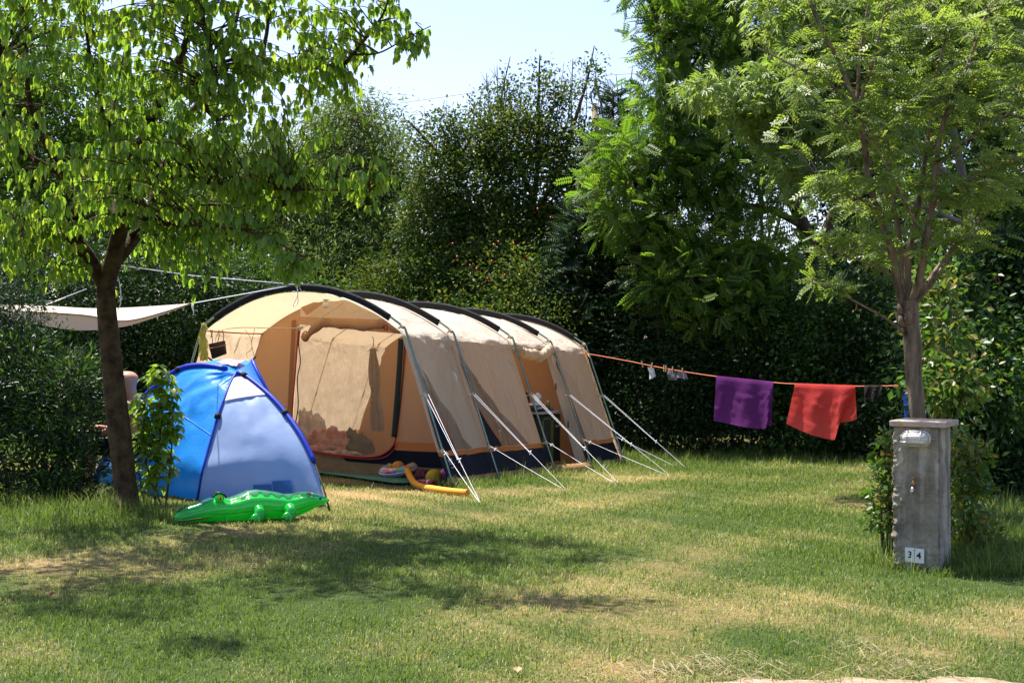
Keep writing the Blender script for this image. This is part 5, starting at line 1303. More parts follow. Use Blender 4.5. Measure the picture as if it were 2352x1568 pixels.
# silver maple over the locust
sb = g0(X(2225, 14.6), 14.6)
sp = [pth([sb, W(2226, 800, 14.6), W(2240, 620, 14.6), W(2215, 430, 14.6), W(2180, 250, 14.6), W(2150, 60, 14.6), W(2140, -120, 14.6)], .075, .03), pth([W(2215, 430, 14.6), W(2080, 330, 14.2), W(1930, 260, 13.8), W(1800, 220, 13.6), W(1680, 230, 13.5)], .04, .008), pth([W(2228, 520, 14.6), W(2060, 450, 14), W(1900, 400, 13.6), W(1800, 390, 13.5)], .035, .008), pth([W(2190, 280, 14.6), W(2040, 140, 14.2), W(1900, 60, 14)], .035, .008)]
shrub('silver_maple', 'pale green tree with deeply cut drooping leaves behind the young locust', [B(1640, 210, 13.6, 85, 35, .5), B(1750, 230, 13.7, 100, 70, .6), B(1850, 180, 13.9, 120, 90, .7), B(1800, 300, 13.7, 110, 50, .5), B(1830, 390, 13.6, 80, 60, .5), B(1930, 110, 14, 130, 110, .8), B(2000, 280, 14, 130, 100, .8), B(1860, 20, 14.2, 140, 80, .8), B(2080, 60, 14.3, 150, 120, .8), B(2200, 140, 14.5, 150, 130, .8), B(2010, 560, 13.8, 90, 50, .4), B(2300, 30, 14.6, 120, 120, .8), B(1700, 250, 13.5, 80, 40, .4), B(1880, 300, 13.7, 90, 60, .5)],
      1250, 9, .10, .125, T_silver, LM_silver, base=sb, cat='tree', paths=sp, twig=420, rr=.035, lo=.3, droop=.75, trunk_mat=M_gbark, up=.5)
# right-hand undergrowth
for lab, bl, m, T, lf, n, per in (
  ('dark leafy shrub at the right picture edge, behind the slim trunk', [B(2290, 800, 14.0, 130, 150, .8), B(2330, 980, 13.4, 120, 130, .7), B(2230, 700, 14.4, 90, 90, .7), B(2330, 640, 14.2, 100, 100, .7)], LM_hedge, T_round, .075, 800, 24),
  ('mid green shrub with reddish sprigs right of the young tree trunk', [B(2215, 830, 12.4, 75, 110, .5), B(2260, 930, 12.2, 90, 80, .5), B(2190, 720, 12.8, 55, 110, .4)], LM_laurel, T_oval, .07, 430, 22),
  ('dark shrub low at the right edge beyond the lawn', [B(2320, 1080, 12.4, 90, 70, .5), B(2240, 1050, 12.6, 80, 70, .5)], LM_hedge, T_oval, .065, 360, 22)):
    shrub('shrub', lab, bl, n, per, .12, lf, T, m, group='undergrowth at the right edge', lo=.45, twig=60)
shrub('young_shrub', 'bright fresh green leafy sapling just behind the pillar, on its right', [B(2165, 760, 11.0, 28, 110, .25), B(2175, 880, 10.8, 50, 70, .3), B(2150, 660, 11.2, 30, 60, .2), B(2200, 880, 10.6, 35, 50, .25)], 150, 12, .09, .085, T_oval, LM_weed, cat='shrub', twig=70, rr=.012, lo=.2)
shrub('leafy_weed', 'leafy weed with yellowing leaves at the right side of the pillar', [B(2205, 1010, 9.1, 30, 30, .15), B(2225, 1075, 9.2, 45, 60, .25), B(2215, 1160, 9.1, 50, 60, .25), B(2240, 1230, 9.2, 60, 45, .25)], 170, 9, .055, .065, T_oval, LM_weed, cat='weed', twig=90, rr=.008, lo=.1, base=g0(X(2225, 9.2), 9.2))
shrub('leafy_weed', 'leafy weed with yellow and brown leaves at the left side of the pillar', [B(2032, 1060, 9.0, 16, 35, .15), B(2030, 1120, 9.0, 24, 45, .18), B(2025, 1180, 9.0, 26, 50, .18)], 80, 7, .045, .06, T_oval, LM_weed, cat='weed', twig=60, rr=.007, lo=.1, base=g0(X(2030, 9.0), 9.0))
shrub('leafy_weed', 'small leaf tuft poking out left of the pillar just below the lamp', [B(2040, 1010, 9.0, 9, 22, .08)], 10, 6, .03, .07, T_oval, LM_weed, cat='weed', twig=10, rr=.007, lo=.1, base=g0(X(2042, 9.0), 9.0))
# left-hand bush in front
shrub('laurel_bush', 'big dark green bush with bright tips at the left edge before the awning', [B(60, 880, 12.6, 130, 120, .6), B(150, 930, 12.3, 90, 130, .5), B(40, 1040, 12.3, 160, 110, .6), B(150, 1080, 12.1, 80, 80, .4), B(-90, 900, 12.8, 130, 180, .7), B(185, 860, 12.3, 40, 60, .3)], 950, 16, .09, .095, T_lance, LM_dark, cat='bush', twig=140, rr=.02, lo=.4, up=.4, droop=-.2)
shrub('laurel_bush', 'very dark shaded bush hanging into the picture at the left edge, above the awning end', [B(30, 700, 12.9, 70, 60, .4), B(50, 770, 12.8, 60, 60, .4), B(-70, 720, 12.9, 90, 110, .5)], 300, 18, .08, .06, T_lance, LM_conif, cat='bush', base=g0(X(-60, 12.9), 12.9), twig=50, rr=.02)
# ================================================================ MAPLE ON THE LEFT
MT = thing('maple_tree', 'leaning ash-leaved maple with big drooping bright leaves at the left', 'tree', G(297, 1185))
md = 11.55
def mpx(l): return [W(x, y, d) for x, y, d in l]
mbase = G(297, 1190)
mp = [pth([Vector((mbase.x, mbase.y, -.05)), W(290, 1130, 11.45), W(277, 1020, 11.45), W(264, 900, 11.48), W(252, 790, 11.5), W(244, 710, 11.52), W(243, 650, 11.54)], .106, .080),
      pth([W(243, 655, 11.54), W(262, 590, 11.5), W(275, 530, 11.45), W(300, 450, 11.4), W(316, 385, 11.35), W(340, 290, 11.3), W(380, 200, 11.3), W(430, 90, 11.2), W(450, -40, 11.2), W(470, -200, 11.2)], .085, .018),
      pth([W(243, 655, 11.54), W(215, 610, 11.5), W(180, 560, 11.4), W(140, 530, 11.3), W(80, 528, 11.2), W(0, 523, 11.1), W(-120, 500, 11.0)], .075, .025),
      pth([W(258, 610, 11.5), W(310, 545, 11.7), W(345, 480, 11.8), W(362, 420, 11.9), W(400, 330, 12.1), W(470, 210, 12.3), W(530, 90, 12.4), W(560, -40, 12.5)], .06, .015),
      pth([W(318, 400, 11.35), W(370, 408, 11.1), W(470, 418, 10.8), W(560, 428, 10.5), W(650, 434, 10.3), W(735, 435, 10.1), W(850, 440, 9.9)], .028, .006),
      pth([W(300, 540, 11.65), W(400, 480, 11.4), W(500, 470, 11.2), W(640, 478, 11.0)], .022, .006),
      pth([W(310, 545, 11.7), W(360, 520, 11.2), W(440, 515, 10.7), W(560, 530, 10.2), W(640, 560, 9.9), W(700, 590, 9.8)], .022, .005),
      pth([W(430, 340, 11.9), W(500, 290, 11.3), W(475, 250, 11.0), W(470, 200, 10.8), W(490, 140, 10.7), W(470, 50, 10.6), W(460, -40, 10.5)], .025, .008),
      pth([W(470, 240, 12.2), W(580, 180, 12), W(610, 90, 11.9), W(620, 0, 11.9), W(630, -100, 11.9)], .03, .008),
      pth([W(580, 185, 12), W(690, 160, 11.6), W(780, 150, 11.3), W(804, 132, 11.2), W(850, 75, 11.1), W(883, 26, 11.1), W(900, -40, 11.1)], .028, .006),
      pth([W(812, 126, 11.2), W(870, 122, 11.0), W(930, 90, 10.9), W(990, 60, 10.8)], .010, .004),
      pth([W(180, 560, 11.4), W(165, 470, 11.3), W(130, 380, 11.2), W(75, 260, 11.0), W(60, 130, 10.9), W(70, -50, 10.8)], .045, .012),
      pth([W(140, 400, 11.2), W(30, 330, 10.9), W(5, 230, 10.6), W(0, 130, 10.5)], .03, .01),
      pth([W(316, 385, 11.35), W(240, 270, 11.2), W(210, 150, 11.0), W(190, 0, 11.0)], .035, .01),
      pth([W(450, -40, 11.2), Vector((-2.7, 10.5, 4.8)), Vector((-2.5, 9.6, 5.0)), Vector((-1.4, 9.0, 4.85))], .022, .006), pth([W(190, 0, 11.0), Vector((-4.4, 10.3, 4.8)), Vector((-4.3, 9.4, 4.9)), Vector((-3.9, 8.7, 4.8)), Vector((-2.9, 7.9, 4.6))], .022, .006), pth([Vector((-2.7, 10.5, 4.8)), Vector((-2.0, 10.6, 5.2)), Vector((-1.2, 10.5, 5.3))], .012, .005), pth([Vector((-4.4, 10.3, 4.8)), Vector((-5.4, 10.0, 5.1))], .012, .005),
      pth([W(275, 530, 11.45), W(250, 420, 11.9), W(260, 250, 12.4), W(300, 60, 12.7)], .035, .01)]
mb = MB()
def bark_tube(pts, rad, n=48, amp=.07, step=.02):
    d = [0]
    for a, b in zip(pts, pts[1:]): d.append(d[-1]+(b-a).length)
    m = int(d[-1]/step); rings = []
    for k in range(m+1):
        s = d[-1]*k/m; p = Vector(tuple(np.interp(s, d, [q[c] for q in pts]) for c in range(3))); r = float(np.interp(s, d, rad)); ring = []
        for a in np.linspace(0, 2*math.pi, n, endpoint=False):
            c_, s_ = math.cos(a), math.sin(a)
            q = 1+amp*(mnoise.noise(Vector((c_*1.6, s_*1.6, s*2.2)))*1.2+.8*abs(mnoise.noise(Vector((c_*5, s_*5, s*5))))+.5*mnoise.noise(Vector((c_*11, s_*11, s*22)))+.4*mnoise.noise(Vector((c_*22, s_*22, s*50))))
            q += .25*max(0, 1-s/.22)**2*(.5+.5*math.sin(a*5+1))
            ring.append(p+Vector((c_*r*q, s_*r*q, 0)))
        rings.append(ring+[ring[0]])
    mb.grid(rings)
for i, (pts, rad) in enumerate(mp):
    if i == 0:
        bark_tube(pts, [r*(1.45-.45*min(1, k/7)**.6) for k, r in enumerate(rad)]); continue
    if i == 0: rad = [r*(1.55-.55*min(1, k/7)**.6) for k, r in enumerate(rad)]
    mb.tube(pts, rad, 14 if i < 4 else 8)
tips_b = [(B(150, 120, 10.4, 230, 190, 1.2), 95), (B(400, 150, 10.6, 230, 190, 1.2), 110), (B(600, 130, 10.7, 170, 170, 1.0), 75), (B(90, 400, 10.5, 180, 150, 1.0), 70), (B(310, 380, 10.6, 200, 130, 1.1), 70), (B(560, 340, 10.5, 190, 120, .9), 70),
          (B(740, 400, 10.4, 120, 70, .6), 34), (B(640, 440, 10.6, 140, 55, .6), 22), (B(110, 545, 11.0, 130, 60, .9), 22), (B(450, 500, 11.0, 110, 60, .7), 22), (B(600, 560, 10.2, 70, 30, .4), 9), (B(680, 615, 9.9, 50, 28, .25), 8), (B(390, 600, 11.2, 80, 35, .5), 8), (B(90, 625, 11.2, 110, 30, .5), 9),
          (B(850, 410, 9.9, 30, 60, .25), 12), (B(740, 60, 11.4, 90, 110, .6), 36), (B(735, 220, 11.0, 90, 90, .7), 26), (B(850, 60, 11.1, 60, 60, .3), 10), (B(950, 85, 10.9, 50, 45, .25), 11), (B(890, 20, 11.1, 50, 40, .3), 9),
          (B(-130, 300, 11, 180, 250, 1.2), 40), (B(250, -130, 10.5, 330, 150, 1.3), 100), (B(560, -110, 10.7, 260, 130, 1.1), 60), (B(300, -300, 10.6, 260, 120, 1.2), 60), ((-2.5, 9.6, 5.0, 1.35, .8, .5), 115), ((-4.5, 9.8, 5.0, 1.2, .8, .5), 80), ((-1.2, 8.95, 4.8, .75, .3, .3), 40), ((-2.85, 7.85, 4.55, .45, .25, .25), 18), ((-4.1, 8.85, 4.75, .95, .35, .35), 40), ((-2.0, 10.8, 5.3, 1.5, .6, .45), 60), ((-5.4, 10.2, 5.1, .9, 1.0, .6), 36), (B(210, 640, 12.4, 80, 50, .3), 7), (B(50, 590, 10.9, 110, 70, .8), 20), (B(150, 490, 12.2, 160, 70, .5), 12), (B(330, 540, 12.3, 140, 70, .5), 8), (B(480, 580, 10.8, 70, 45, .4), 12), (B(560, 500, 10.4, 90, 50, .4), 12), (B(300, 440, 10.6, 160, 50, .6), 12), (B(110, 630, 11.0, 60, 45, .3), 7), (B(470, 640, 11.2, 40, 40, .3), 6)]
tips_b = [(q, max(3, int(n*(.92 if q[2] < 4.45 else 1.1)))) for q, n in tips_b]
S = sample_paths(mp[1:], .06); LP_, LD_, LN_, LS_, LR_ = [], [], [], [], []
for bl, cnt in tips_b:
    C, O = clump_pts([bl], cnt, .2)
    for c in C:
        dd = np.linalg.norm(S-c, axis=1)+np.maximum(0, S[:, 2]-c[2])*.3; s = S[np.argmin(dd)]; a = Vector(s); e = Vector(c); L_ = (e-a).length
        if L_ > 1.3: a = a.lerp(e, 1-1.3/L_)*0+a; 
        mid = a.lerp(e, .55)+Vector((rng.normal()*.06, rng.normal()*.06, .10*L_+.03))
        pts = smoothline([a, mid, e], 6); mb.tube(pts, [max(.0028, .0065*(1-.7*k/(len(pts)-1))) for k in range(len(pts))], 5, caps=False)
        tone = rng.normal()*.16; nl = rng.integers(5, 9)
        for q in range(nl):
            f = 1-.75*(q/nl)*min(1, .55/max(L_, .1)) if q else 1.0
            p = pts[min(len(pts)-1, int(f*(len(pts)-1)))]
            az = rng.uniform(0, 6.28); stalk = Vector((math.cos(az), math.sin(az), -.35))*.07
            p2 = p+stalk
            for kk, (off, aa) in enumerate(((0, 0), (.012, 1.0), (.012, -1.0))):
                dirv = Vector((math.cos(az+aa)*.42, math.sin(az+aa)*.42, -.9+rng.normal()*.22))
                LP_.append(tuple(p2)); LD_.append(tuple(dirv)); nn = Vector((math.cos(az+aa*.8), math.sin(az+aa*.8), .45))+Vector(tuple(rng.normal(size=3)*.35)); LN_.append(tuple(nn)); LS_.append(rng.uniform(.050, .125)*(1.0 if kk == 0 else .8)); LR_.append(min(1, max(0, .5+tone+rng.normal()*.2)))
mb.build('trunk', M_mbark, MT, True)
leaves_obj('crown', [(T_maple, np.array(LP_), np.array(LD_), np.array(LN_), np.array(LS_), np.array(LR_))], LM_maple, MT, True)
# maple sapling at the trunk's foot, in front of the blue shelter
SA = thing('maple_sapling', 'bright green maple sapling in front of the blue shelter, right of the trunk', 'sapling', G(355, 1165))
sd = 11.75; sb_ = G(355, 1168)
spaths = [pth([sb_, W(365, 1040, sd), W(372, 930, sd), W(368, 840, sd)], .012, .003), pth([sb_+Vector((.06, .05, 0)), W(335, 1060, sd), W(330, 960, sd), W(345, 880, sd)], .010, .003), pth([sb_+Vector((.1, 0, 0)), W(392, 1060, sd-.1), W(398, 960, sd-.1), W(395, 905, sd-.1)], .010, .003), pth([sb_-Vector((.08, 0, 0)), W(322, 1100, sd), W(316, 1040, sd)], .009, .003)]
mb = MB()
for pts, rad in spaths: mb.tube(pts, rad, 6)
S = sample_paths(spaths, .05); LP_, LD_, LN_, LS_, LR_ = [], [], [], [], []
for bl, cnt in ((B(365, 870, sd, 30, 40, .15), 20), (B(345, 940, sd, 45, 45, .2), 34), (B(390, 960, sd-.1, 28, 50, .15), 24), (B(360, 1020, sd, 50, 45, .22), 42), (B(335, 1090, sd, 35, 45, .2), 14), (B(375, 1080, sd, 32, 45, .2), 14), (B(392, 900, sd-.1, 18, 25, .1), 6), (B(320, 980, sd, 20, 40, .15), 8)):
    C, O = clump_pts([bl], cnt, .1)
    for c in C:
        s = S[np.argmin(np.linalg.norm(S-c+np.array([0, 0, .05]), axis=1))]; a = Vector(s); e = Vector(c)
        mb.tube([a, a.lerp(e, .5)+Vector((0, 0, .03)), e], [.004, .003, .002], 4, caps=False)
        az0 = rng.uniform(0, 6.28); tone = rng.normal()*.15
        for kk in range(5):
            az = az0+kk*1.26+rng.normal()*.2; dirv = Vector((math.cos(az)*.8, math.sin(az)*.8, -.35+rng.normal()*.25))
            LP_.append(tuple(e)); LD_.append(tuple(dirv)); LN_.append(tuple(Vector((rng.normal()*.3, rng.normal()*.3, 1)))); LS_.append(rng.uniform(.07, .13)); LR_.append(min(1, max(0, .5+tone+rng.normal()*.2)))
mb.build('stem', M_twig, SA, True)
leaves_obj('crown', [(T_maple, np.array(LP_), np.array(LD_), np.array(LN_), np.array(LS_), np.array(LR_))], LM_sap, SA, True)
# ================================================================ YOUNG LOCUST BEHIND THE PILLAR
ld = 9.75
LT = thing('locust_tree', 'young locust tree with fine feathery leaves and furrowed trunk behind the pillar', 'tree', Vector((X(2120, ld), ld, 0)))
lp_ = [pth([Vector((X(2122, ld), ld, -.05)), W(2112, 1000, ld), W(2106, 930, ld), W(2098, 830, ld), W(2090, 740, ld), W(2086, 690, ld)], .054, .070),
       pth([W(2086, 735, ld), W(2070, 690, ld), W(2050, 590, ld-.05), W(2030, 520, ld-.1), W(2000, 430, ld-.15), W(1985, 330, ld-.2), W(1970, 250, ld-.2), W(1920, 130, ld-.2), W(1870, 30, ld-.2), W(1840, -80, ld-.2)], .036, .010),
       pth([W(2088, 700, ld), W(2075, 620, ld+.1), W(2062, 520, ld+.1), W(2050, 440, ld+.15), W(2040, 330, ld+.2), W(2030, 200, ld+.2)], .03, .006),
       pth([W(2090, 700, ld), W(2085, 600, ld), W(2105, 500, ld), W(2120, 400, ld), W(2135, 300, ld+.1), W(2150, 180, ld+.1), W(2180, 60, ld+.1)], .03, .007),
       pth([W(2092, 700, ld), W(2112, 640, ld-.1), W(2125, 560, ld-.2), W(2140, 480, ld-.2), W(2150, 380, ld-.2), W(2170, 270, ld-.25), W(2230, 130, ld-.3), W(2270, 20, ld-.3)], .036, .009),
       pth([W(2096, 690, ld), W(2130, 650, ld+.1), W(2165, 600, ld+.2), W(2230, 520, ld+.2), W(2300, 450, ld+.3), W(2370, 390, ld+.3)], .024, .006),
       pth([W(1968, 245, ld-.2), W(1975, 130, ld-.1), W(1985, 60, ld), W(2010, -60, ld)], .016, .006), pth([W(1970, 250, ld-.2), W(2000, 160, ld-.3), W(2020, 80, ld-.3), W(2050, -50, ld-.3)], .016, .006),
       pth([W(1968, 250, ld-.2), W(1900, 190, ld-.3), W(1820, 150, ld-.4), W(1740, 110, ld-.4)], .014, .005),
       pth([W(2020, 490, ld-.1), W(1950, 440, ld-.3), W(1890, 420, ld-.4)], .012, .004), pth([W(2062, 640, ld), W(1980, 600, ld-.2), W(1900, 580, ld-.3)], .010, .004),
       pth([W(2082, 770, ld), W(2040, 735, ld-.2), W(1960, 690, ld-.3), W(1900, 660, ld-.4), W(1860, 645, ld-.4)], .012, .004),
       pth([W(2140, 480, ld-.2), W(2230, 410, ld-.4), W(2320, 370, ld-.5)], .014, .005), pth([W(2152, 380, ld-.2), W(2250, 300, ld-.3), W(2340, 250, ld-.3)], .014, .005), pth([W(2100, 700, ld), W(2150, 640, ld-.1), W(2200, 560, ld-.2)], .018, .005), pth([W(2130, 560, ld-.2), W(2060, 430, ld-.5), W(2010, 330, ld-.6)], .012, .004)]
mb = MB()
for i, (pts, rad) in enumerate(lp_):
    if i == 0:                                                         # furrowed, knobbly trunk
        for k in range(len(pts)): rad[k] *= 1+.10*mnoise.noise(pts[k]*6)
        pts2 = [p+Vector((.01*mnoise.noise(p*5), .01*mnoise.noise(p*5+Vector((9, 0, 0))), 0)) for p in pts]
        n = 40; rings = []
        for k, p in enumerate(pts2):
            r = []
            for a in np.linspace(0, 2*math.pi, n, endpoint=False):
                rr_ = rad[k]*(1+.10*math.copysign(abs(math.sin(a*5+p.z*2+mnoise.noise(Vector((a, p.z*3, 0)))*2))**.5, 1)+.10*mnoise.noise(Vector((math.cos(a)*2, math.sin(a)*2, p.z*5))))*.93
                r.append(p+Vector((math.cos(a)*rr_, math.sin(a)*rr_, 0)))
            rings.append(r+[r[0]])
        mb.grid(rings)
    else: mb.tube(pts, rad, 8)
for k in range(9):                                                     # pruned stubs on the head of the trunk
    a = rng.uniform(0, 6.28); p = W(2087, rng.uniform(675, 745), ld); o = Vector((math.cos(a)*.085, math.sin(a)*.085, 0)); o *= .8; mb.tube([p+o*.5, p+o, p+o*1.25+Vector((0, 0, .06))], [.04, .030, .016], 9)
S = sample_paths(lp_[1:], .06); LP_, LD_, LN_, LS_, LR_ = [], [], [], [], []
for bl, cnt in ((B(1960, 90, ld-.2, 190, 110, .7), 70), (B(2180, 90, ld-.1, 170, 120, .8), 75), (B(1880, 250, ld-.4, 130, 90, .5), 42), (B(2060, 260, ld, 150, 120, .8), 70), (B(2230, 260, ld-.2, 130, 120, .7), 60), (B(1930, 430, ld-.35, 110, 60, .4), 32), (B(2060, 430, ld-.1, 140, 90, .7), 52), (B(2230, 430, ld-.2, 130, 80, .7), 52),
                (B(1980, 560, ld-.3, 120, 45, .4), 22), (B(2090, 560, ld-.1, 110, 40, .5), 14), (B(2240, 540, ld, 90, 50, .4), 22), (B(1890, 645, ld-.4, 50, 30, .2), 11), (B(1925, 660, ld-.35, 50, 20, .2), 7), (B(2320, 380, ld-.1, 60, 90, .5), 24), (B(2000, -80, ld, 260, 90, .9), 70), (B(1890, 560, ld-.3, 60, 30, .25), 9), (B(2330, 160, ld, 80, 130, .6), 30)):
    C, O = clump_pts([bl], int(cnt*.62), .1)
    for c in C:
        dd = np.linalg.norm(S-c, axis=1)+np.maximum(0, S[:, 2]-c[2])*.8; s = S[np.argmin(dd)]; a = Vector(s); e = Vector(c); L_ = (e-a).length
        mid = a.lerp(e, .5)+Vector((rng.normal()*.04, rng.normal()*.04, .06*L_)); pts = smoothline([a, mid, e], 5)
        mb.tube(pts, [max(.0022, .0055*(1-.7*k/(len(pts)-1))) for k in range(len(pts))], 5, caps=False)
        nl = rng.integers(5, 9); dv = (e-mid).normalized(); tone = rng.normal()*.15
        for q in range(nl):
            f = 1-.8*q/nl; p = pts[int(f*(len(pts)-1))]
            az = rng.uniform(0, 6.28); rad_ = Vector((math.cos(az), math.sin(az), rng.normal()*.3)); dirv = dv*.5+rad_*.8+Vector((0, 0, -.12))
            LP_.append(tuple(p)); LD_.append(tuple(dirv)); LN_.append(tuple(Vector((rng.normal()*.55-.15, rng.normal()*.55-.25, .85)))); LS_.append(rng.uniform(.10, .17)); LR_.append(min(1, max(0, .5+tone+rng.normal()*.22)))
mb.build('trunk', M_lbark, LT, True)
leaves_obj('crown', [(T_pin, np.array(LP_), np.array(LD_), np.array(LN_), np.array(LS_), np.array(LR_))], LM_locust, LT)
M_pod = PM('brown_pod', (.10, .028, .012), .6)
for x, y in ((1953, 275), (1940, 290), (2010, 185), (1992, 300), (1800, 390), (2290, 627), (2120, 380), (2180, 160), (1965, 690), (2050, 410), (2280, 630), (1985, 330)):
    c = W(x, y, ld-.3+.4*rng.random()); mb = MB(); mb.tube(smoothline([c, c+Vector((.01, 0, -.035)), c+Vector((.03*rng.normal(), 0, -.08))], 4), .010, 6, flat=.35); mb.build('seed_pod', M_pod, LT, True)

# ================================================================ GROUND, GRASS, PATH
def bumps(x, y):                                                       # value in 0..1, dryness of the turf
    v = .31+.13*np.sin(x*1.7+1.3*np.sin(y*1.1))+.10*np.sin(y*2.3+x*.9+2)+.09*np.sin(x*4.1-y*3.3+1)+.07*np.sin(x*7.3+y*5.9)+.05*np.sin(x*15+y*11+3)
    return v
spots = [((800, 1140), .9, .55, 1.0), ((1000, 1190), .6, .3, .25), ((1400, 1100), .5, .45, .5), ((1380, 1160), .7, .3, .35), ((1980, 1165), .5, .25, .35), ((1850, 1380), .55, .3, .28), ((1500, 1420), .6, .35, .2), ((1100, 1480), .5, .3, .15), ((2050, 1500), .4, .22, .4), ((1550, 1540), .4, .15, .3), ((120, 1300), .5, .25, .4), ((2250, 1420), .5, .22, .25), ((1950, 1440), .35, .2, .2),
         ((1640, 1200), 1.0, .5, -.55), ((1150, 1110), .7, .4, -.4), ((1880, 1270), .5, .4, -.5), ((900, 1330), .9, .6, -.22), ((250, 1430), 1.2, .5, -.3), ((60, 1190), .8, .5, -.35), ((1500, 1070), 1.5, .8, -.12), ((400, 1560), 1.0, .4, -.25), ((1720, 1470), .3, .2, -.35), ((2330, 1310), .5, .4, -.6), ((1450, 1200), .8, .3, .12), ((650, 1220), .6, .2, .25)]
spots = [((lambda p: (p.x, p.y))(G(*c)), a, b, s) for c, a, b, s in spots]
def dry(x, y):
    v = bumps(x, y)
    for (cx, cy), a, b, s in spots:
        v = v+s*np.exp(-((x-cx)/a)**2-((y-cy)/(b*1.6))**2)*(.8+.3*np.sin(x*9+y*7))
    return np.clip(v, 0, 1)
def edge_y(x):                                                         # far edge of the sandy track
    return np.interp(x, [-30, -1.2, .15, .5, .9, 1.4, 2.2, 2.8, 30], [3.2, 4.7, 5.60, 5.73, 5.82, 5.85, 5.83, 5.78, 5.5])-.02+.035*np.sin(x*5+1)*np.sin(x*2.3)+.03*np.sin(x*13)+.02*np.sin(x*29+1)
gx = np.concatenate([[-600, -200, -80, -40, -24, -16], np.arange(-12, 12.01, .16), [16, 24, 40, 80, 200, 600]])
gy = np.concatenate([[-200, -60, -20, -5, 0, 2], np.arange(3.2, 27, .16), [32, 40, 60, 120, 300, 900]])
GX, GY = np.meshgrid(gx, gy, indexing='ij')
GZ = gz_np(GX, GY)+np.where((np.abs(GX) < 12) & (GY > 3) & (GY < 27), .012*np.sin(GX*2.1+GY*1.3)*np.sin(GY*1.7-GX), 0)*np.clip((GY-5.9)/2, 0, 1)
ny = len(gy); ii, jj = np.meshgrid(np.arange(len(gx)-1), np.arange(ny-1), indexing='ij'); a_ = (ii*ny+jj).ravel()
quads = np.stack([a_, a_+ny, a_+ny+1, a_+1], 1)
M_soil = PM('turf_base', (.5, .5, .5), .95, .1, bump=.8, bscale=40)
nt = M_soil.node_tree; N_ = nt.nodes; L_ = nt.links
at = N_.new('ShaderNodeAttribute'); at.attribute_name = 'dry'; rp_ = N_.new('ShaderNodeValToRGB'); e = rp_.color_ramp.elements; e[0].color = (.035, .055, .014, 1); e[1].color = (.25, .165, .075, 1); e[0].position = .2; e[1].position = .9
nz = N_.new('ShaderNodeTexNoise'); nz.inputs['Scale'].default_value = 22; nz.inputs['Detail'].default_value = 6; tc = N_.new('ShaderNodeTexCoord'); L_.new(tc.outputs['Object'], nz.inputs['Vector'])
ma = N_.new('ShaderNodeMath'); ma.operation = 'MULTIPLY_ADD'; ma.inputs[1].default_value = .7; L_.new(nz.outputs['Fac'], ma.inputs[0]); 
ms = N_.new('ShaderNodeMath'); ms.operation = 'SUBTRACT'; ms.inputs[1].default_value = .35; L_.new(at.outputs['Fac'], ms.inputs[0]); L_.new(ms.outputs[0], ma.inputs[2]); L_.new(ma.outputs[0], rp_.inputs[0]); L_.new(rp_.outputs[0], N_['Principled BSDF'].inputs['Base Color'])
go = mesh_np('ground', np.stack([GX.ravel(), GY.ravel(), GZ.ravel()], 1), quads, M_soil, None, True, attrs={'dry': dry(GX.ravel(), GY.ravel())}); go['kind'] = 'structure'
M_sand = PM('sandy_track', (.20, .15, .095), .95, .1, col2=(.34, .265, .175), vscale=14, bump=.8, bscale=60)
px_ = np.concatenate([np.arange(-8, 9, .06)]); rows = []
for x in px_:
    ye = float(edge_y(x)); rows.append([Vector((x, y, .006+.004*mnoise.noise(Vector((x*6, y*6, 0))))) for y in (2.0, 3.0, 4.0, 5.0, ye-.4, ye-.15, ye)])
mb = MB(); mb.grid(rows); po = mb.build('path', M_sand, None, True); po['kind'] = 'structure'
# blades
NB = 680000
y = 4.9+(21.5-4.9)*rng.random(NB); x = (rng.random(NB)*2-1)*(.46*y+.7)
keep = y > edge_y(x)+rng.normal(size=NB)*.05
keep &= rng.random(NB) > .75*np.exp(-((x-G(800, 1135).x)/.75)**2-((y-G(800, 1135).y)/.8)**2)
tt = (x-R1.x)*AX.x+(y-R1.y)*AX.y; vv = (x-R1.x)*LX.x+(y-R1.y)*LX.y
keep &= ~((tt > .95) & (tt < 5.4) & (vv > .02) & (vv < TW))
keep &= ~((tt > .0) & (tt < .96) & (vv > .4) & (vv < TW) & (rng.random(NB) < .9))
pu = (x-P0.x)*PU.x+(y-P0.y)*PU.y; pdp = -((x-P0.x)*PN_.x+(y-P0.y)*PN_.y)
keep &= ~((pu > -.005) & (pu < PW) & (pdp > 0) & (pdp < .3))
cy_ = np.array([CD.x, CD.y]); cu = (x-c_a.x)*CD.x+(y-c_a.y)*CD.y; cw = np.abs(-(x-c_a.x)*CD.y+(y-c_a.y)*CD.x)
keep &= ~((cu > .1) & (cu < CLEN*.8) & (cw < .13))
x, y = x[keep], y[keep]; tt, vv, pu, pdp = tt[keep], vv[keep], pu[keep], pdp[keep]; n_ = len(x)
dr = dry(x, y)
tallp = (.35+.65*(pdp > .05))*np.exp(-(np.maximum(0, np.maximum(np.abs(pu-PW/2)-PW/2, np.abs(pdp-.15)-.15))/.22)**2)
edge_t = np.exp(-(np.maximum(0, -vv)/.22)**2)*((tt > -.2) & (tt < 5.6) & (vv < .05))
tb = G(297, 1188); tallm = np.exp(-((x-tb.x+.25)/.75)**2-((y-tb.y)/.55)**2)*1.2
tall_r = 1/(1+np.exp(-(x-(.345*y-.06))*6))*(y < 13)*(y > 8.3)
tall_h = 1/(1+np.exp(-(y-18.0)*2.5))
tall_l = ((x < -.285*y) & (y > 10.9) & (y < 13.5))*.35
tl = np.clip(np.maximum.reduce([tallp*.9, edge_t*.8, tallm, tall_r, tall_h, tall_l]), 0, 1.2)
dr = np.clip(dr-.35*tl, 0, 1)
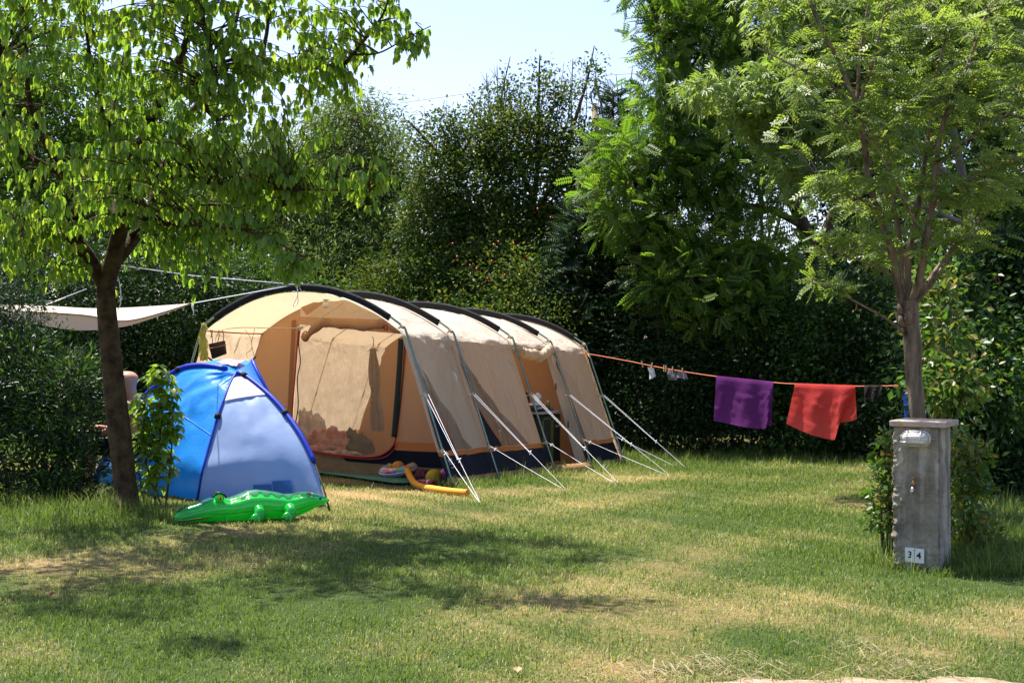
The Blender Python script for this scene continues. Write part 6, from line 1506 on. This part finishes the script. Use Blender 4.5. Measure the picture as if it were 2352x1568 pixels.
h = (.020+.026*rng.random(n_))*(1-.45*np.clip(dr*1.3-.4, 0, 1))*(1+.004*(y-6)**2)+tl*(.05+.15*rng.random(n_)**2)
stray = rng.random(n_) < .012; h = np.where(stray, h+.05*rng.random(n_), h)
cl_ = np.sin(x*11+np.sin(y*9)*1.5)*np.sin(y*13+np.sin(x*7)*1.5)+.6*np.sin(x*27+y*19)*np.sin(y*31-x*11); h = h*(1+.38*np.clip(cl_, -1, 1.3)); dr = np.clip(dr-.05*cl_, 0, 1)
w = (.0016+.0014*rng.random(n_))*(1+.055*(y-5.5))*(1+.4*tl)
az = rng.uniform(0, 2*np.pi, n_); lean = np.where(rng.random(n_) < .25+.35*dr, rng.uniform(.7, 1.35, n_), rng.uniform(.05, .8, n_))
zg = gz_np(x, y)
dirx, diry = np.cos(az), np.sin(az); sx_, sy_ = -diry, dirx
tw = rng.normal(size=n_)*.4; wx, wy = sx_*np.cos(tw)+dirx*np.sin(tw), sy_*np.cos(tw)+diry*np.sin(tw)
def P_(f, l, side, wf):
    hh = h*f; r = np.sin(l)*hh; zz = np.cos(l)*hh
    return np.stack([x+dirx*r+wx*w*side*wf, y+diry*r+wy*w*side*wf, zg+zz-.004], 1)
Vb = np.stack([P_(0, lean*.5, -1, 1), P_(0, lean*.5, 1, 1), P_(.55, lean*.7, -1, .8), P_(.55, lean*.7, 1, .8), P_(1.0, np.minimum(lean*1.05, 1.5), 0, 0)], 1)
Ft = np.array([(0, 1, 3), (0, 3, 2), (2, 3, 4)]); Fb = (Ft[None]+(np.arange(n_)*5)[:, None, None]).reshape(-1, 3)
dv = np.clip(dr+rng.normal(size=n_)*.23, 0, 1)
LM_grass = leaf_mat('grass_blade', [(0.0, (.095, .158, .030)), (.35, (.155, .212, .056)), (.6, (.28, .29, .115)), (1.0, (.48, .40, .24))], .38, (1.6, 1.5, .9), .5, .2)
gr = mesh_np('grass', Vb.reshape(-1, 3), Fb, LM_grass, None, False, attrs={'rnd': np.repeat(dv, 5)}); gr['kind'] = 'stuff'
# dry cut grass lying near the track
n_ = 320; cl = [G(1600, 1535), G(1680, 1525), G(2040, 1520), G(2090, 1545), G(1975, 1490), G(1740, 1555), G(1500, 1548)]
k = rng.integers(0, len(cl), n_); x = np.array([c.x for c in cl])[k]+rng.normal(size=n_)*.14; y = np.array([c.y for c in cl])[k]+rng.normal(size=n_)*.075
az = rng.normal(size=n_)*.5+np.where(rng.random(n_) < .5, 2.6, -.4); ln = rng.uniform(.06, .17, n_); hh = rng.uniform(.01, .05, n_); w = rng.uniform(.0015, .003, n_)
d1 = np.stack([np.cos(az), np.sin(az)], 1); s1 = np.stack([-np.sin(az), np.cos(az)], 1)
def Q_(f, side, z): return np.concatenate([np.stack([x, y], 1)+d1*(ln*f)[:, None]+s1*(w*side)[:, None], z[:, None]], 1)
Vb = np.stack([Q_(-.5, -1, hh*.3), Q_(-.5, 1, hh*.3), Q_(.05, -1, hh), Q_(.05, 1, hh), Q_(.5, 0, hh*.25)], 1)
Fb = (Ft[None]+(np.arange(n_)*5)[:, None, None]).reshape(-1, 3)
st = mesh_np('dry_grass_clippings', Vb.reshape(-1, 3), Fb, leaf_mat('straw', [(0, (.15, .13, .06)), (.5, (.28, .24, .13)), (1, (.44, .38, .24))], .25, (1.2, 1.1, .9), .5, .3), None, False, attrs={'rnd': np.repeat(rng.random(n_), 5)}); st['kind'] = 'stuff'
# long grass with seed heads right of the pillar: arching stems
def tuft(label, base, n, hmin, hmax, spreadr, az0, azs, dryness):
    mb_p = []; Vs = []; Fs = []; off = 0; R = []
    for i in range(n):
        b = Vector((base.x+rng.normal()*spreadr, base.y+rng.normal()*spreadr, gz(base.x, base.y)-.01)); a = az0+rng.normal()*azs; hh = rng.uniform(hmin, hmax); r = hh*rng.uniform(.2, .75); ww = rng.uniform(.0025, .0045)
        d = Vector((math.cos(a), math.sin(a), 0)); s = Vector((-math.sin(a), math.cos(a), 0)); rr_ = rng.random()*.4+dryness
        for k in range(7):
            f = k/6; p = b+d*(r*f*f)+Vector((0, 0, hh*(f-.32*f**3))); wf = ww*(1-f*.9); Vs += [tuple(p-s*wf), tuple(p+s*wf)]; R += [rr_, rr_]
            if k: o = off+2*k; Fs += [(o-2, o-1, o+1), (o-2, o+1, o)]
        off += 14
    o = mesh_np('grass_tuft', np.array(Vs), np.array(Fs), LM_grass, None, True, attrs={'rnd': np.clip(np.array(R), 0, 1)})
    tag(o, label, 'grass tuft'); return o
tuft('long arching grass tuft right of the pillar, spilling to the right', G(2245, 1275), 260, .25, .62, .17, -.3, .9, .1)
tuft('rough tall grass at the foot of the pillar, on its left', G(2040, 1310), 70, .10, .26, .06, 3.0, 1.6, .1)
tuft('tall pale grass clump at the foot of the leaning maple', G(262, 1180), 240, .14, .40, .16, -1.6, 1.6, .15)
tuft('dark long grass at the foot of the left edge bush', G(60, 1172), 520, .12, .30, .17, -1.6, 1.6, .0)

for k, (fx, fy, lab) in enumerate(((1189, 1553, 'pale tan fallen leaf on the lawn at the bottom edge of the picture'), (120, 1376, 'reddish brown fallen leaf on the shaded lawn at the left'))):
    c = G(fx, fy)+Vector((0, 0, .024)); mb = MB(); mb.grid([[c+Vector((.011*(i-2)*(1-abs(j-3)/3.6), .009*(j-3), .004*abs(i-2)+.002*j)) for i in range(5)] for j in range(7)])
    tag(mb.build('fallen_leaf', PM('dry_leaf%d' % k, ((.34, .22, .12), (.20, .07, .035))[k], .8), None, True), lab, 'leaf')
# ================================================================ LIGHT, SKY, CAMERA
SUN_AZ = math.atan2(.70, -.72); SUN_EL = math.radians(66)
sv = Vector((math.cos(SUN_AZ)*math.cos(SUN_EL), math.sin(SUN_AZ)*math.cos(SUN_EL), math.sin(SUN_EL)))
sl = bpy.data.lights.new('sun', 'SUN'); sl.energy = 5.0; sl.angle = math.radians(.53); sl.color = (1.0, .95, .86)
so = bpy.data.objects.new('sun', sl); so.rotation_euler = sv.to_track_quat('Z', 'Y').to_euler(); so.location = (-5, 6, 12); COL.objects.link(so)
w = bpy.data.worlds.new('World'); scene.world = w; w.use_nodes = True; nt = w.node_tree
sk = nt.nodes.new('ShaderNodeTexSky'); sk.sky_type = 'NISHITA'; sk.sun_disc = False; sk.sun_elevation = SUN_EL; sk.sun_rotation = math.atan2(sv.x, sv.y)
sk.air_density = 1.0; sk.dust_density = 1.2; sk.ozone_density = 1.2
tn = nt.nodes.new('ShaderNodeMix'); tn.data_type = 'RGBA'; tn.blend_type = 'MULTIPLY'; tn.inputs[0].default_value = 1; tn.inputs[7].default_value = (1.03, .945, 1.06, 1)
nt.links.new(sk.outputs[0], tn.inputs[6]); nt.links.new(tn.outputs[2], nt.nodes['Background'].inputs[0]); nt.nodes['Background'].inputs[1].default_value = .11
cam = bpy.data.cameras.new('camera'); cam.sensor_width = 36; cam.lens = 36*F/2352; cam.clip_start = .1; cam.clip_end = 3000
co = bpy.data.objects.new('camera', cam); co.location = (0, 0, H); co.rotation_euler = (math.pi/2, 0, 0); COL.objects.link(co); scene.camera = co
scene.view_settings.view_transform = 'Standard'; scene.view_settings.look = 'None'; scene.view_settings.exposure = 1.32; scene.view_settings.gamma = 1
scene.render.engine = 'CYCLES'; scene.cycles.max_bounces = 8; scene.cycles.transparent_max_bounces = 12; scene.cycles.caustics_reflective = False; scene.cycles.caustics_refractive = False
scene.cycles.use_denoising = True
